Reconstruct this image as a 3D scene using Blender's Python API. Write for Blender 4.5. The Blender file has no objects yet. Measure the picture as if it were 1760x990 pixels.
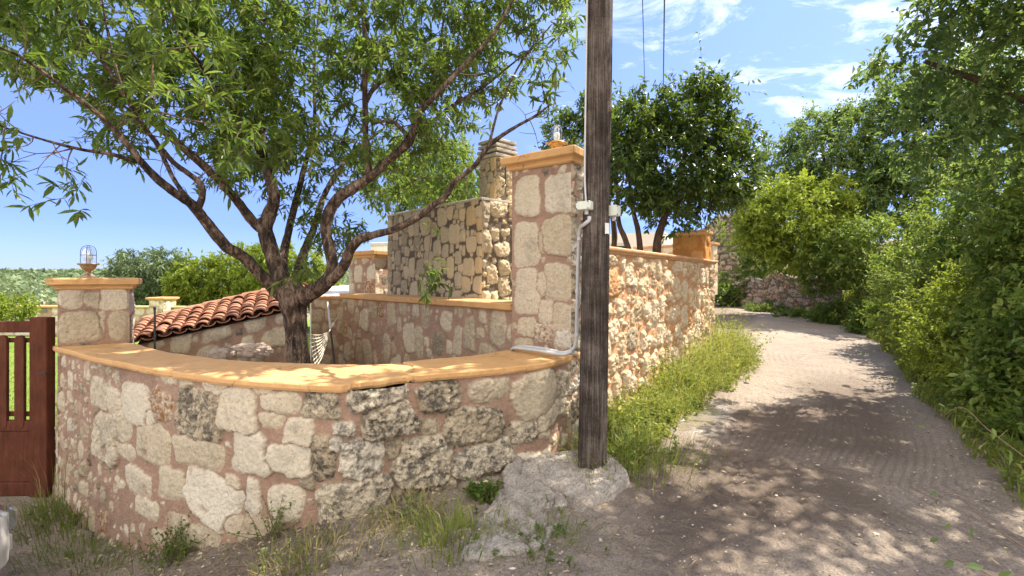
import bpy, math, random
import numpy as np
random.seed(5)
rng = np.random.default_rng(11)
sc = bpy.context.scene
COL = sc.collection

# ------------------------------------------------------------------ camera numbers
F, CX, HY, H = 806.0, 880.0, 478.0, 1.65
def P(px, py, d):
    return np.array([(px - CX) * d / F, d, H - (py - HY) * d / F])

SUN_EL, SUN_AZ = math.radians(56), math.atan2(0.90, 0.40)      # azimuth measured from +y towards +x

# ------------------------------------------------------------------ small maths
def sstep(a, b, x):
    t = np.clip((np.asarray(x, float) - a) / (b - a), 0, 1)
    return t * t * (3 - 2 * t)
def nrm(v):
    v = np.asarray(v, float)
    return v / np.maximum(np.linalg.norm(v, axis=-1, keepdims=True), 1e-9)
def _h(ix, iy, iz, seed):
    n = (ix * 374761393 + iy * 668265263 + iz * 1440662683 + seed * 974634241) & 0xffffffff
    n = ((n ^ (n >> 13)) * 1274126177) & 0xffffffff
    n = ((n ^ (n >> 16)) * 2246822519) & 0xffffffff
    return ((n ^ (n >> 15)) & 0xffffff) / 16777215.0
def vnoise(x, y, z, seed=0):
    x, y, z = np.broadcast_arrays(np.asarray(x, float), np.asarray(y, float), np.asarray(z, float))
    ix, iy, iz = (np.floor(a).astype(np.int64) for a in (x, y, z))
    fx, fy, fz = x - ix, y - iy, z - iz
    fx, fy, fz = (a * a * (3 - 2 * a) for a in (fx, fy, fz))
    r = 0
    for dx in (0, 1):
        wx = fx if dx else 1 - fx
        for dy in (0, 1):
            wy = fy if dy else 1 - fy
            for dz in (0, 1):
                wz = fz if dz else 1 - fz
                r = r + _h(ix + dx, iy + dy, iz + dz, seed) * wx * wy * wz
    return r
def fbm(x, y, z, seed=0, octv=4, gain=0.5):
    a, s, tot = 1.0, 0, 0
    f = 1.0
    for k in range(octv):
        s = s + a * vnoise(x * f, y * f, z * f, seed + 17 * k)
        tot += a
        a *= gain; f *= 2.03
    return s / tot
def catmull(pts, k=8):
    p = np.asarray(pts, float)
    q = np.vstack([2 * p[0] - p[1], p, 2 * p[-1] - p[-2]])
    out = []
    for i in range(1, len(q) - 2):
        for t in np.arange(k) / k:
            a, b, c, d = q[i - 1], q[i], q[i + 1], q[i + 2]
            out.append(0.5 * (2 * b + (c - a) * t + (2 * a - 5 * b + 4 * c - d) * t * t + (3 * b - a - 3 * c + d) * t ** 3))
    out.append(q[-2])
    return np.array(out)

# ------------------------------------------------------------------ mesh plumbing
class MB:
    """collects vertices and faces of ONE mesh"""
    def __init__(self): self.v, self.f, self.n, self.a = [], [], 0, {}
    def add(self, V, Fc, **attrs):
        V = np.asarray(V, float).reshape(-1, 3)
        for A in (Fc if isinstance(Fc, (list, tuple)) and len(Fc) and isinstance(Fc[0], np.ndarray) and Fc[0].ndim == 2 else [Fc]):
            A = np.asarray(A, int)
            if A.size: self.f.append(A.reshape(-1, A.shape[-1]) + self.n)
        for k in set(list(self.a) + list(attrs)):
            if k not in self.a: self.a[k] = [np.zeros(self.n)] if self.n else []
            val = attrs.get(k, 0.0)
            self.a[k].append(np.broadcast_to(np.asarray(val, float), (len(V),)).copy() if np.ndim(val) == 0 else np.asarray(val, float).ravel())
        self.v.append(V); self.n += len(V)
        return self
    def arrays(self):
        return np.vstack(self.v), self.f, {k: np.concatenate(a) for k, a in self.a.items()}

LOC = {}
def root_loc(o):
    while o.parent is not None: o = o.parent
    return LOC.get(o.name, np.zeros(3))
def mesh(name, mb, mat, parent=None, smooth=False):
    V, FL, A = mb.arrays()
    if parent is not None: V = V - root_loc(parent)
    me = bpy.data.meshes.new(name)
    me.vertices.add(len(V)); me.vertices.foreach_set('co', V.astype(np.float32).ravel())
    loops = np.concatenate([f.ravel() for f in FL]); sizes = np.concatenate([np.full(len(f), f.shape[1]) for f in FL])
    starts = np.concatenate([[0], np.cumsum(sizes)[:-1]])
    me.loops.add(len(loops)); me.loops.foreach_set('vertex_index', loops.astype(np.int32))
    me.polygons.add(len(sizes)); me.polygons.foreach_set('loop_start', starts.astype(np.int32))
    me.update(calc_edges=True)
    me.polygons.foreach_set('use_smooth', np.full(len(sizes), bool(smooth)))
    for k, a in A.items():
        at = me.attributes.new(k, 'FLOAT', 'POINT'); at.data.foreach_set('value', a.astype(np.float32))
    me.validate()
    if mat is not None: me.materials.append(mat)
    o = bpy.data.objects.new(name, me); COL.objects.link(o)
    if parent is not None: o.parent = parent
    return o
def tag(o, label=None, cat=None, group=None, kind=None):
    if label: o['label'] = label
    if cat: o['category'] = cat
    if group: o['group'] = group
    if kind: o['kind'] = kind
    return o
def thing(name, label, cat, loc=(0, 0, 0), group=None):
    o = bpy.data.objects.new(name, None); COL.objects.link(o)
    o.location = tuple(float(a) for a in loc); o.empty_display_size = 0.1
    LOC[o.name] = np.array(loc, float)
    return tag(o, label, cat, group)

# ------------------------------------------------------------------ shapes
def grid_faces(nu, nv, flip=False):
    i = np.arange(nu - 1)[:, None] * nv + np.arange(nv - 1)[None, :]
    f = np.stack([i, i + nv, i + nv + 1, i + 1], -1).reshape(-1, 4)
    return f[:, ::-1] if flip else f
def tube(pts, rad, n=8, rough=0.0, seed=0, fr=9.0, cap=True):
    p = np.asarray(pts, float); m = len(p)
    r = np.broadcast_to(np.asarray(rad, float), (m,))
    t = nrm(np.gradient(p, axis=0))
    up = np.array([0, 0, 1.0]) if abs(t[0][2]) < 0.9 else np.array([1.0, 0, 0])
    s = nrm(np.cross(t[0], up)); S = []
    for i in range(m):
        s = nrm(s - t[i] * np.dot(s, t[i])); S.append(s)
    S = np.array(S); B = np.cross(t, S)
    a = np.arange(n) * 2 * np.pi / n
    V = p[:, None] + (S[:, None] * np.cos(a)[None, :, None] + B[:, None] * np.sin(a)[None, :, None]) * r[:, None, None]
    if rough:
        k = (fbm(V[..., 0] * fr, V[..., 1] * fr, V[..., 2] * fr * 0.6, seed, 3) - 0.5) * 2
        V = p[:, None] + (V - p[:, None]) * (1 + rough * k)[..., None]
    V = V.reshape(-1, 3)
    i = np.arange(m - 1)[:, None] * n; j = np.arange(n)[None, :]; j2 = (j + 1) % n
    f = np.stack([i + j, i + j2, i + n + j2, i + n + j], -1).reshape(-1, 4)
    FL = [f]
    if cap:
        V = np.vstack([V, p[0], p[-1]])
        j = np.arange(n); j2 = (j + 1) % n
        FL.append(np.stack([j2, j, np.full(n, m * n)], -1))
        FL.append(np.stack([(m - 1) * n + j, (m - 1) * n + j2, np.full(n, m * n + 1)], -1))
    return V, FL
def tubes_many(A, B, C, r0, r1, n=4):
    """many thin quadratic-bezier twigs at once: A start, B control, C end (N,3)"""
    T = np.linspace(0, 1, 5)
    p = ((1 - T)[None, :, None] ** 2 * A[:, None] + 2 * (T * (1 - T))[None, :, None] * B[:, None] + (T ** 2)[None, :, None] * C[:, None])
    t = nrm(np.gradient(p, axis=1))
    up = np.where(np.abs(t[..., 2:3]) < 0.9, np.array([0, 0, 1.0]), np.array([1.0, 0, 0]))
    s = nrm(np.cross(t, up)); b = np.cross(t, s)
    r = (r0[:, None] * (1 - T) + r1[:, None] * T)
    a = np.arange(n) * 2 * np.pi / n
    V = p[:, :, None] + (s[:, :, None] * np.cos(a)[:, None] + b[:, :, None] * np.sin(a)[:, None]) * r[:, :, None, None]
    N = len(A)
    base = (np.arange(N) * 5 * n)[:, None, None] + (np.arange(4) * n)[None, :, None]
    j = np.arange(n)[None, None, :]; j2 = (j + 1) % n
    f = np.stack([base + j, base + j2, base + n + j2, base + n + j], -1).reshape(-1, 4)
    return V.reshape(-1, 3), f
def lathe(c, prof, n=24):
    """prof: list of (r, z) from bottom to top, about the vertical through c"""
    pr = np.asarray(prof, float); m = len(pr)
    a = np.arange(n) * 2 * np.pi / n
    V = np.stack([c[0] + pr[:, :1] * np.cos(a), c[1] + pr[:, :1] * np.sin(a), np.broadcast_to(c[2] + pr[:, 1:], (m, n))], -1).reshape(-1, 3)
    i = np.arange(m - 1)[:, None] * n; j = np.arange(n)[None, :]; j2 = (j + 1) % n
    return V, np.stack([i + j, i + j2, i + n + j2, i + n + j], -1).reshape(-1, 4)
def box(c, ax, ay, hx, hy, z0, z1, bev=0.004):
    """box with chamfered edges: centre plan c, unit plan axes, half sizes"""
    c = np.array([c[0], c[1]]); ax = np.array(ax[:2], float); ay = np.array(ay[:2], float)
    def ring(h_x, h_y, b, z):
        pts = [(-h_x + b, -h_y), (h_x - b, -h_y), (h_x, -h_y + b), (h_x, h_y - b), (h_x - b, h_y), (-h_x + b, h_y), (-h_x, h_y - b), (-h_x, -h_y + b)]
        return [np.append(c + ax * u + ay * v, z) for u, v in pts]
    b = min(bev, hx * 0.4, hy * 0.4, (z1 - z0) * 0.3)
    R = ring(hx - b, hy - b, b * .5, z0) + ring(hx, hy, b, z0 + b) + ring(hx, hy, b, z1 - b) + ring(hx - b, hy - b, b * .5, z1)
    f = [[k * 8 + j, k * 8 + (j + 1) % 8, (k + 1) * 8 + (j + 1) % 8, (k + 1) * 8 + j] for k in range(3) for j in range(8)]
    return np.array(R), [np.array(f), np.array([[7, 6, 5, 4, 3, 2, 1, 0], [24, 25, 26, 27, 28, 29, 30, 31]])]
def obox(c, X, Y, Z, hx, hy, hz, bev=0.003):
    """chamfered box in any orientation (unit axes X, Y, Z)"""
    V, FL = box((0, 0), (1, 0), (0, 1), hx, hy, -hz, hz, bev)
    return np.asarray(c) + V @ np.array([X, Y, Z], float), FL
def prism(poly, z0, z1):
    p = np.asarray(poly, float); n = len(p)
    V = np.vstack([np.c_[p, np.full(n, z0)], np.c_[p, np.full(n, z1)]])
    f = np.array([[i, (i + 1) % n, n + (i + 1) % n, n + i] for i in range(n)])
    return V, [f, np.array([list(range(n))[::-1]]), np.array([list(range(n, 2 * n))])]

# ------------------------------------------------------------------ materials
def newmat(name):
    m = bpy.data.materials.new(name); m.use_nodes = True
    nt = m.node_tree; nt.nodes.clear()
    return m, nt
class N:
    def __init__(self, nt): self.nt = nt
    def __call__(self, typ, ins=None, **props):
        n = self.nt.nodes.new('ShaderNode' + typ)
        for k, v in props.items(): setattr(n, k, v)
        for k, v in (ins or {}).items():
            s = n.inputs[k]
            if hasattr(v, 'is_linked') or isinstance(v, bpy.types.NodeSocket): self.nt.links.new(v, s)
            else: s.default_value = v
        return n
    def ramp(self, fac, stops, interp='LINEAR'):
        n = self.nt.nodes.new('ShaderNodeValToRGB'); cr = n.color_ramp; cr.interpolation = interp
        while len(cr.elements) < len(stops): cr.elements.new(0.5)
        for e, (p, c) in zip(cr.elements, stops):
            e.position = p; e.color = (*c, 1) if len(c) == 3 else c
        self.nt.links.new(fac, n.inputs[0]); return n.outputs[0]
    def mix(self, fac, a, b, blend='MIX'):
        n = self.nt.nodes.new('ShaderNodeMix'); n.data_type = 'RGBA'; n.blend_type = blend
        for s, v in ((n.inputs[0], fac), (n.inputs[6], a), (n.inputs[7], b)):
            if isinstance(v, bpy.types.NodeSocket): self.nt.links.new(v, s)
            elif isinstance(v, (int, float)): s.default_value = v
            else: s.default_value = (*v, 1) if len(v) == 3 else v
        return n.outputs[2]
    def math(self, op, a, b=0.0, clamp=False):
        n = self.nt.nodes.new('ShaderNodeMath'); n.operation = op; n.use_clamp = clamp
        for s, v in ((n.inputs[0], a), (n.inputs[1], b)):
            if isinstance(v, bpy.types.NodeSocket): self.nt.links.new(v, s)
            else: s.default_value = v
        return n.outputs[0]
    def attr(self, name):
        return self('Attribute', attribute_name=name).outputs['Fac']
    def pos(self, scale=None):
        g = self('NewGeometry').outputs['Position']
        if scale is None: return g
        return self('Mapping', {'Vector': g, 'Scale': scale}).outputs[0]
    def noise(self, vec, scale, detail=4, rough=0.55, dist=0.0):
        return self('TexNoise', {'Vector': vec, 'Scale': scale, 'Detail': detail, 'Roughness': rough, 'Distortion': dist}).outputs['Fac']
    def out(self, bsdf):
        self('OutputMaterial', {'Surface': bsdf})
def principled(n, col, rough, bump=None, **kw):
    b = n('BsdfPrincipled', {'Base Color': col, 'Roughness': rough})
    if bump is not None: n.nt.links.new(bump, b.inputs['Normal'])
    for k, v in kw.items():
        s = b.inputs[k.replace('_', ' ')]
        if isinstance(v, bpy.types.NodeSocket): n.nt.links.new(v, s)
        else: s.default_value = v
    return b.outputs[0]
def bump(n, h, strength=0.4, dist=0.02):
    return n('Bump', {'Height': h, 'Strength': strength, 'Distance': dist}).outputs[0]

def mat_masonry(name, stops, mortar, lichen=0.3, pit=0.5):
    m, nt = newmat(name); n = N(nt); p = n.pos()
    msk, t = n.attr('m'), n.attr('t')
    big, med, fine = n.noise(p, 6, 4), n.noise(p, 26, 5, 0.65), n.noise(p, 58, 6, 0.78)
    tt = n.math('ADD', t, n.math('MULTIPLY', n.math('SUBTRACT', med, 0.5), 0.55))
    stone = n.ramp(tt, stops)
    stone = n.mix(n.math('MULTIPLY', n.ramp(fine, [(0.36, (1, 1, 1)), (0.46, (0, 0, 0))]), pit), stone, (0.07, 0.06, 0.05))
    mort = n.mix(n.ramp(big, [(0.3, (0, 0, 0)), (0.7, (1, 1, 1))]), mortar[0], mortar[1])
    mort = n.mix(n.math('MULTIPLY', n.ramp(fine, [(0.35, (1, 1, 1)), (0.55, (0, 0, 0))]), 0.45), mort, tuple(c * 0.45 for c in mortar[0]))
    col = n.mix(msk, mort, stone)
    lich = n.ramp(n.noise(p, 3.2, 6, 0.72, 0.4), [(0.53, (0, 0, 0)), (0.66, (1, 1, 1))])
    spk = n.math('MULTIPLY', n.ramp(n.math('ADD', n.noise(p, 17, 6, 0.78), n.math('MULTIPLY', n.math('SUBTRACT', big, 0.5), 0.5)), [(0.44, (0, 0, 0)), (0.60, (1, 1, 1))]), n.attr('k'))
    col = n.mix(n.math('MULTIPLY', spk, 0.85), col, (0.06, 0.056, 0.05))
    col = n.mix(n.math('MULTIPLY', lich, lichen), col, (0.045, 0.043, 0.04))
    h = n.math('ADD', n.math('MULTIPLY', med, 0.6), n.math('MULTIPLY', fine, 0.55))
    n.out(principled(n, col, 0.92, bump(n, h, 0.9, 0.04), Specular_IOR_Level=0.15))
    return m
def mat_leaf(name, stops, trans=(0.20, 0.30, 0.04), tf=0.38, rough=0.42, spec=0.35):
    m, nt = newmat(name); n = N(nt)
    t = n.attr('t')
    col = n.ramp(t, stops)
    bs = principled(n, col, rough, Specular_IOR_Level=spec)
    tc = n.mix(0.65, col, trans)
    tr = n('BsdfTranslucent', {'Color': tc}).outputs[0]
    n.out(n('MixShader', {0: tf, 1: bs, 2: tr}).outputs[0])
    return m
def mat_plain(name, col, rough=0.6, var=0.25, scale=30, bmp=0.25, metallic=0.0, spec=0.4, col2=None, bd=0.006):
    m, nt = newmat(name); n = N(nt); p = n.pos()
    a, f = n.noise(p, scale, 5, 0.65), n.noise(p, scale * 6, 3, 0.7)
    c2 = col2 or tuple(c * (1 - var) for c in col)
    c = n.mix(n.ramp(a, [(0.35, (0, 0, 0)), (0.7, (1, 1, 1))]), col, c2)
    c = n.mix(n.math('MULTIPLY', n.ramp(f, [(0.35, (1, 1, 1)), (0.6, (0, 0, 0))]), var), c, tuple(k * 0.5 for k in col))
    n.out(principled(n, c, rough, bump(n, n.math('ADD', a, f), bmp, bd), Metallic=metallic, Specular_IOR_Level=spec))
    return m
def mat_bark(name, stops, sc3=(26, 26, 7), strength=1.0):
    m, nt = newmat(name); n = N(nt); p = n.pos(sc3); q = n.pos()
    a = n.noise(p, 1.0, 6, 0.7, 0.6); b = n.noise(q, 70, 4, 0.7); c0 = n.noise(q, 5, 3)
    f = n.math('ADD', n.math('MULTIPLY', a, 0.75), n.math('MULTIPLY', b, 0.25))
    f = n.math('ADD', f, n.math('MULTIPLY', n.math('SUBTRACT', c0, 0.5), 0.45))
    n.out(principled(n, n.ramp(f, stops), 0.9, bump(n, n.math('ADD', a, n.math('MULTIPLY', b, 0.4)), strength, 0.03), Specular_IOR_Level=0.2))
    return m

M = {}
M['wall'] = mat_masonry('limestone_in_pink_mortar',
    [(0.0, (0.05, 0.05, 0.045)), (0.18, (0.18, 0.16, 0.13)), (0.40, (0.50, 0.41, 0.28)), (0.62, (0.70, 0.61, 0.46)), (0.85, (0.78, 0.73, 0.62)), (1.0, (0.36, 0.18, 0.07))],
    ((0.48, 0.315, 0.23), (0.40, 0.27, 0.20)), 0.30, 0.45)
M['wall_road'] = mat_masonry('rough_limestone_road_side',
    [(0.0, (0.10, 0.09, 0.08)), (0.25, (0.46, 0.37, 0.26)), (0.5, (0.66, 0.51, 0.33)), (0.75, (0.76, 0.63, 0.46)), (1.0, (0.58, 0.30, 0.13))],
    ((0.64, 0.34, 0.18), (0.58, 0.36, 0.21)), 0.07, 0.55)
M['fire'] = mat_masonry('tan_crazy_paving_stone',
    [(0.0, (0.22, 0.19, 0.15)), (0.3, (0.50, 0.42, 0.30)), (0.6, (0.64, 0.53, 0.36)), (0.8, (0.68, 0.52, 0.30)), (1.0, (0.70, 0.44, 0.20))],
    ((0.13, 0.105, 0.08), (0.19, 0.155, 0.12)), 0.06, 0.3)
M['rubble'] = mat_masonry('dry_rubble_stone',
    [(0.0, (0.16, 0.14, 0.12)), (0.4, (0.42, 0.35, 0.28)), (0.7, (0.56, 0.46, 0.36)), (1.0, (0.58, 0.36, 0.22))],
    ((0.12, 0.10, 0.08), (0.20, 0.16, 0.12)), 0.1, 0.3)
def mat_coping(name, col, col2, wear, tvar=False):
    m, nt = newmat(name); n = N(nt); p = n.pos()
    a, b, f = n.noise(p, 4, 5, 0.65), n.noise(p, 28, 5, 0.7), n.noise(p, 160, 3, 0.7)
    c = n.mix(n.ramp(a, [(0.35, (0, 0, 0)), (0.68, (1, 1, 1))]), col, col2)
    c = n.mix(n.math('MULTIPLY', n.ramp(b, [(0.60, (0, 0, 0)), (0.70, (1, 1, 1))]), wear), c, (0.50, 0.42, 0.33))
    c = n.mix(n.math('MULTIPLY', n.ramp(n.noise(p, 9, 6, 0.75), [(0.6, (0, 0, 0)), (0.72, (1, 1, 1))]), 0.5), c, (0.20, 0.13, 0.08))
    vd = n('TexVoronoi', {'Vector': n('VectorMath', {0: p, 1: n('VectorMath', {0: n('TexNoise', {'Vector': p, 'Scale': 7.0, 'Detail': 4.0}).outputs['Color'], 1: (0.16, 0.16, 0.16)}, operation='MULTIPLY').outputs[0]}, operation='ADD').outputs[0], 'Scale': 1.7}, feature='DISTANCE_TO_EDGE').outputs['Distance']
    c = n.mix(n.math('MULTIPLY', n.ramp(vd, [(0.0, (1, 1, 1)), (0.010, (0, 0, 0))]), n.math('MULTIPLY', n.ramp(a, [(0.45, (0, 0, 0)), (0.55, (1, 1, 1))]), 0.75)), c, (0.13, 0.08, 0.05))
    if tvar:
        c = n.mix(1.0, c, n.ramp(n.attr('t'), [(0, (0.55, 0.5, 0.48)), (0.5, (1, 1, 1)), (1, (1.25, 1.3, 1.35))]), 'MULTIPLY')
    n.out(principled(n, c, 0.75, bump(n, n.math('ADD', b, n.math('MULTIPLY', f, 0.7)), 0.5, 0.012), Specular_IOR_Level=0.25))
    return m
M['coping'] = mat_coping('orange_painted_render', (0.62, 0.37, 0.165), (0.55, 0.315, 0.13), 0.6)
M['coping_pink'] = mat_coping('faded_terracotta_coping', (0.60, 0.36, 0.20), (0.52, 0.27, 0.13), 0.6)
M['tile'] = mat_coping('terracotta_roof_tile', (0.41, 0.195, 0.115), (0.30, 0.15, 0.095), 0.6, True)
M['bark'] = mat_bark('almond_bark', [(0.34, (0.012, 0.009, 0.007)), (0.48, (0.06, 0.042, 0.032)), (0.58, (0.19, 0.135, 0.10)), (0.72, (0.40, 0.32, 0.26))])
M['bark_dark'] = mat_bark('dark_bark', [(0.25, (0.03, 0.022, 0.015)), (0.5, (0.09, 0.06, 0.04)), (0.75, (0.20, 0.13, 0.085))], strength=0.6)
M['pole'] = mat_bark('weathered_pole_wood', [(0.30, (0.016, 0.012, 0.010)), (0.48, (0.066, 0.052, 0.044)), (0.60, (0.165, 0.135, 0.115)), (0.8, (0.25, 0.22, 0.195))], (60, 60, 1.6), 0.9)
M['gatewood'] = mat_bark('dark_red_gate_wood', [(0.3, (0.06, 0.020, 0.011)), (0.55, (0.105, 0.034, 0.018)), (0.8, (0.16, 0.06, 0.034))], (22, 22, 3), 0.15)
M['twig'] = mat_plain('twig', (0.17, 0.12, 0.085), 0.85, 0.3, 40, 0.2, spec=0.15)
M['pvc'] = mat_plain('grey_pvc', (0.52, 0.53, 0.54), 0.45, 0.12, 20, 0.05)
M['boxplastic'] = mat_plain('pale_green_plastic_box', (0.62, 0.66, 0.58), 0.45, 0.12, 20, 0.05)
M['white'] = mat_plain('white_plastic', (0.78, 0.78, 0.75), 0.45, 0.1, 20, 0.05)
M['black'] = mat_plain('black_rubber', (0.02, 0.02, 0.02), 0.6, 0.2, 20, 0.1)
M['iron'] = mat_plain('dark_iron', (0.06, 0.055, 0.05), 0.6, 0.4, 60, 0.3, metallic=0.4)
M['brass'] = mat_plain('weathered_brass', (0.60, 0.38, 0.16), 0.4, 0.3, 50, 0.15, metallic=0.75)
M['brass_dull'] = mat_plain('dull_bronze', (0.40, 0.28, 0.18), 0.5, 0.35, 50, 0.2, metallic=0.5)
M['concrete'] = mat_plain('rough_concrete', (0.46, 0.42, 0.375), 0.93, 0.6, 6, 1.0, spec=0.15, col2=(0.25, 0.22, 0.19), bd=0.03)
M['plaster'] = mat_plain('pale_plaster', (0.72, 0.66, 0.58), 0.9, 0.12, 3, 0.2, spec=0.15)
M['paving'] = mat_plain('pale_paving', (0.55, 0.50, 0.42), 0.9, 0.2, 3, 0.3, spec=0.15)
M['slab'] = mat_plain('pale_stone_slab', (0.56, 0.51, 0.43), 0.9, 0.25, 14, 0.6, spec=0.15, bd=0.02)
M['rope'] = mat_plain('cotton_rope', (0.62, 0.56, 0.46), 0.9, 0.2, 80, 0.2, spec=0.1)
M['rock'] = mat_plain('pinkish_rock', (0.62, 0.52, 0.45), 0.92, 0.4, 12, 0.9, spec=0.15, col2=(0.42, 0.30, 0.24), bd=0.03)
M['carpaint'] = mat_plain('silver_car_paint', (0.62, 0.64, 0.66), 0.3, 0.05, 5, 0.0, metallic=0.3, spec=0.5)
M['pebble'] = mat_leaf('pebble', [(0, (0.18, 0.145, 0.12)), (0.7, (0.36, 0.30, 0.25)), (1, (0.55, 0.49, 0.42))], tf=0.0, rough=0.9, spec=0.15)
M['litter'] = mat_leaf('dead_leaf', [(0, (0.13, 0.09, 0.05)), (0.5, (0.30, 0.23, 0.14)), (1, (0.55, 0.48, 0.34))], (0.3, 0.2, 0.1), 0.1, 0.8, 0.15)
def mat_glass():
    m, nt = newmat('lamp_glass'); n = N(nt)
    g = n('BsdfGlossy', {'Color': (0.95, 0.97, 1, 1), 'Roughness': 0.03}).outputs[0]
    t = n('BsdfTransparent', {'Color': (0.93, 0.95, 0.96, 1)}).outputs[0]
    fr = n('LayerWeight', {'Blend': 0.35}).outputs['Facing']
    n.out(n('MixShader', {0: n.math('ADD', n.math('MULTIPLY', fr, 0.6), 0.14), 1: t, 2: g}).outputs[0])
    return m
M['glass'] = mat_glass()
M['pane'] = mat_plain('dark_window_glass', (0.02, 0.024, 0.028), 0.12, 0.1, 5, 0.0, spec=0.6)
G_ = lambda *c: c
M['almond'] = mat_leaf('almond_leaf', [(0, (0.03, 0.062, 0.012)), (0.4, (0.070, 0.120, 0.024)), (0.75, (0.135, 0.192, 0.04)), (1, (0.25, 0.30, 0.09))], (0.28, 0.41, 0.045), 0.45)
M['citrus'] = mat_leaf('citrus_leaf', [(0, (0.022, 0.05, 0.010)), (0.5, (0.05, 0.095, 0.018)), (0.85, (0.10, 0.155, 0.028)), (1, (0.19, 0.25, 0.045))], (0.22, 0.32, 0.03), 0.32, 0.35, 0.45)
M['fig'] = mat_leaf('broad_green_leaf', [(0, (0.04, 0.08, 0.022)), (0.5, (0.09, 0.15, 0.04)), (0.85, (0.145, 0.215, 0.06)), (1, (0.23, 0.31, 0.10))], (0.28, 0.40, 0.07), 0.42, 0.5)
M['lime'] = mat_leaf('yellow_green_leaf', [(0, (0.08, 0.13, 0.015)), (0.5, (0.18, 0.245, 0.025)), (1, (0.32, 0.38, 0.05))], (0.34, 0.42, 0.04), 0.42, 0.5)
M['vine'] = mat_leaf('hedgerow_leaf', [(0, (0.04, 0.08, 0.015)), (0.5, (0.10, 0.165, 0.028)), (0.85, (0.17, 0.24, 0.045)), (1, (0.28, 0.34, 0.08))], (0.32, 0.42, 0.05), 0.42, 0.5)
M['olive'] = mat_leaf('grey_green_leaf', [(0, (0.05, 0.085, 0.04)), (0.5, (0.12, 0.17, 0.08)), (1, (0.24, 0.30, 0.16))], (0.24, 0.32, 0.10), 0.3, 0.5)
M['grass'] = mat_leaf('grass_blade', [(0, (0.06, 0.11, 0.018)), (0.45, (0.155, 0.205, 0.036)), (0.75, (0.30, 0.315, 0.07)), (1, (0.52, 0.45, 0.21))], (0.42, 0.46, 0.06), 0.42, 0.55)
M['drygrass'] = mat_leaf('dry_grass', [(0, (0.13, 0.12, 0.04)), (0.5, (0.32, 0.28, 0.11)), (1, (0.52, 0.46, 0.24))], (0.45, 0.38, 0.15), 0.35, 0.6)
# ================================================================== SETTING
def road_r(y):   # right road edge, plan x
    return np.interp(y, [-6, 0, 2.0, 3.4, 5.1, 7.7, 11.9, 16.2, 21, 24], [2.6, 2.9, 3.2, 3.75, 4.8, 6.6, 9.4, 11.4, 12.9, 13.0])
def road_l(y):
    return np.interp(y, [-6, 3.8, 4.7, 6.3, 9.4, 13.7, 18.5, 24], [0.4, 0.75, 1.55, 2.75, 4.5, 6.9, 9.6, 10.5])
def ground_z(x, y):
    x, y = np.asarray(x, float), np.asarray(y, float)
    z = -0.78 * sstep(0.5, 3.9, -x)
    z = z + 0.02 * np.clip(y - 10, 0, 30) * sstep(-1, 4, x)
    d = x - road_r(np.clip(y, -6, 24))
    bank = 1.25 * sstep(0.1, 2.6, d) + 0.16 * np.clip(d - 1.5, 0, 14)
    z = z + bank * sstep(-8, -3, y) * (1 - sstep(22, 27, y) * 0.3)
    z = z + 1.6 * sstep(24.5, 30, y) * sstep(4, 8, x)
    z = z - 2.6 * sstep(24, 60, y) * (1 - sstep(-3, 3, x))
    return z
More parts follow.
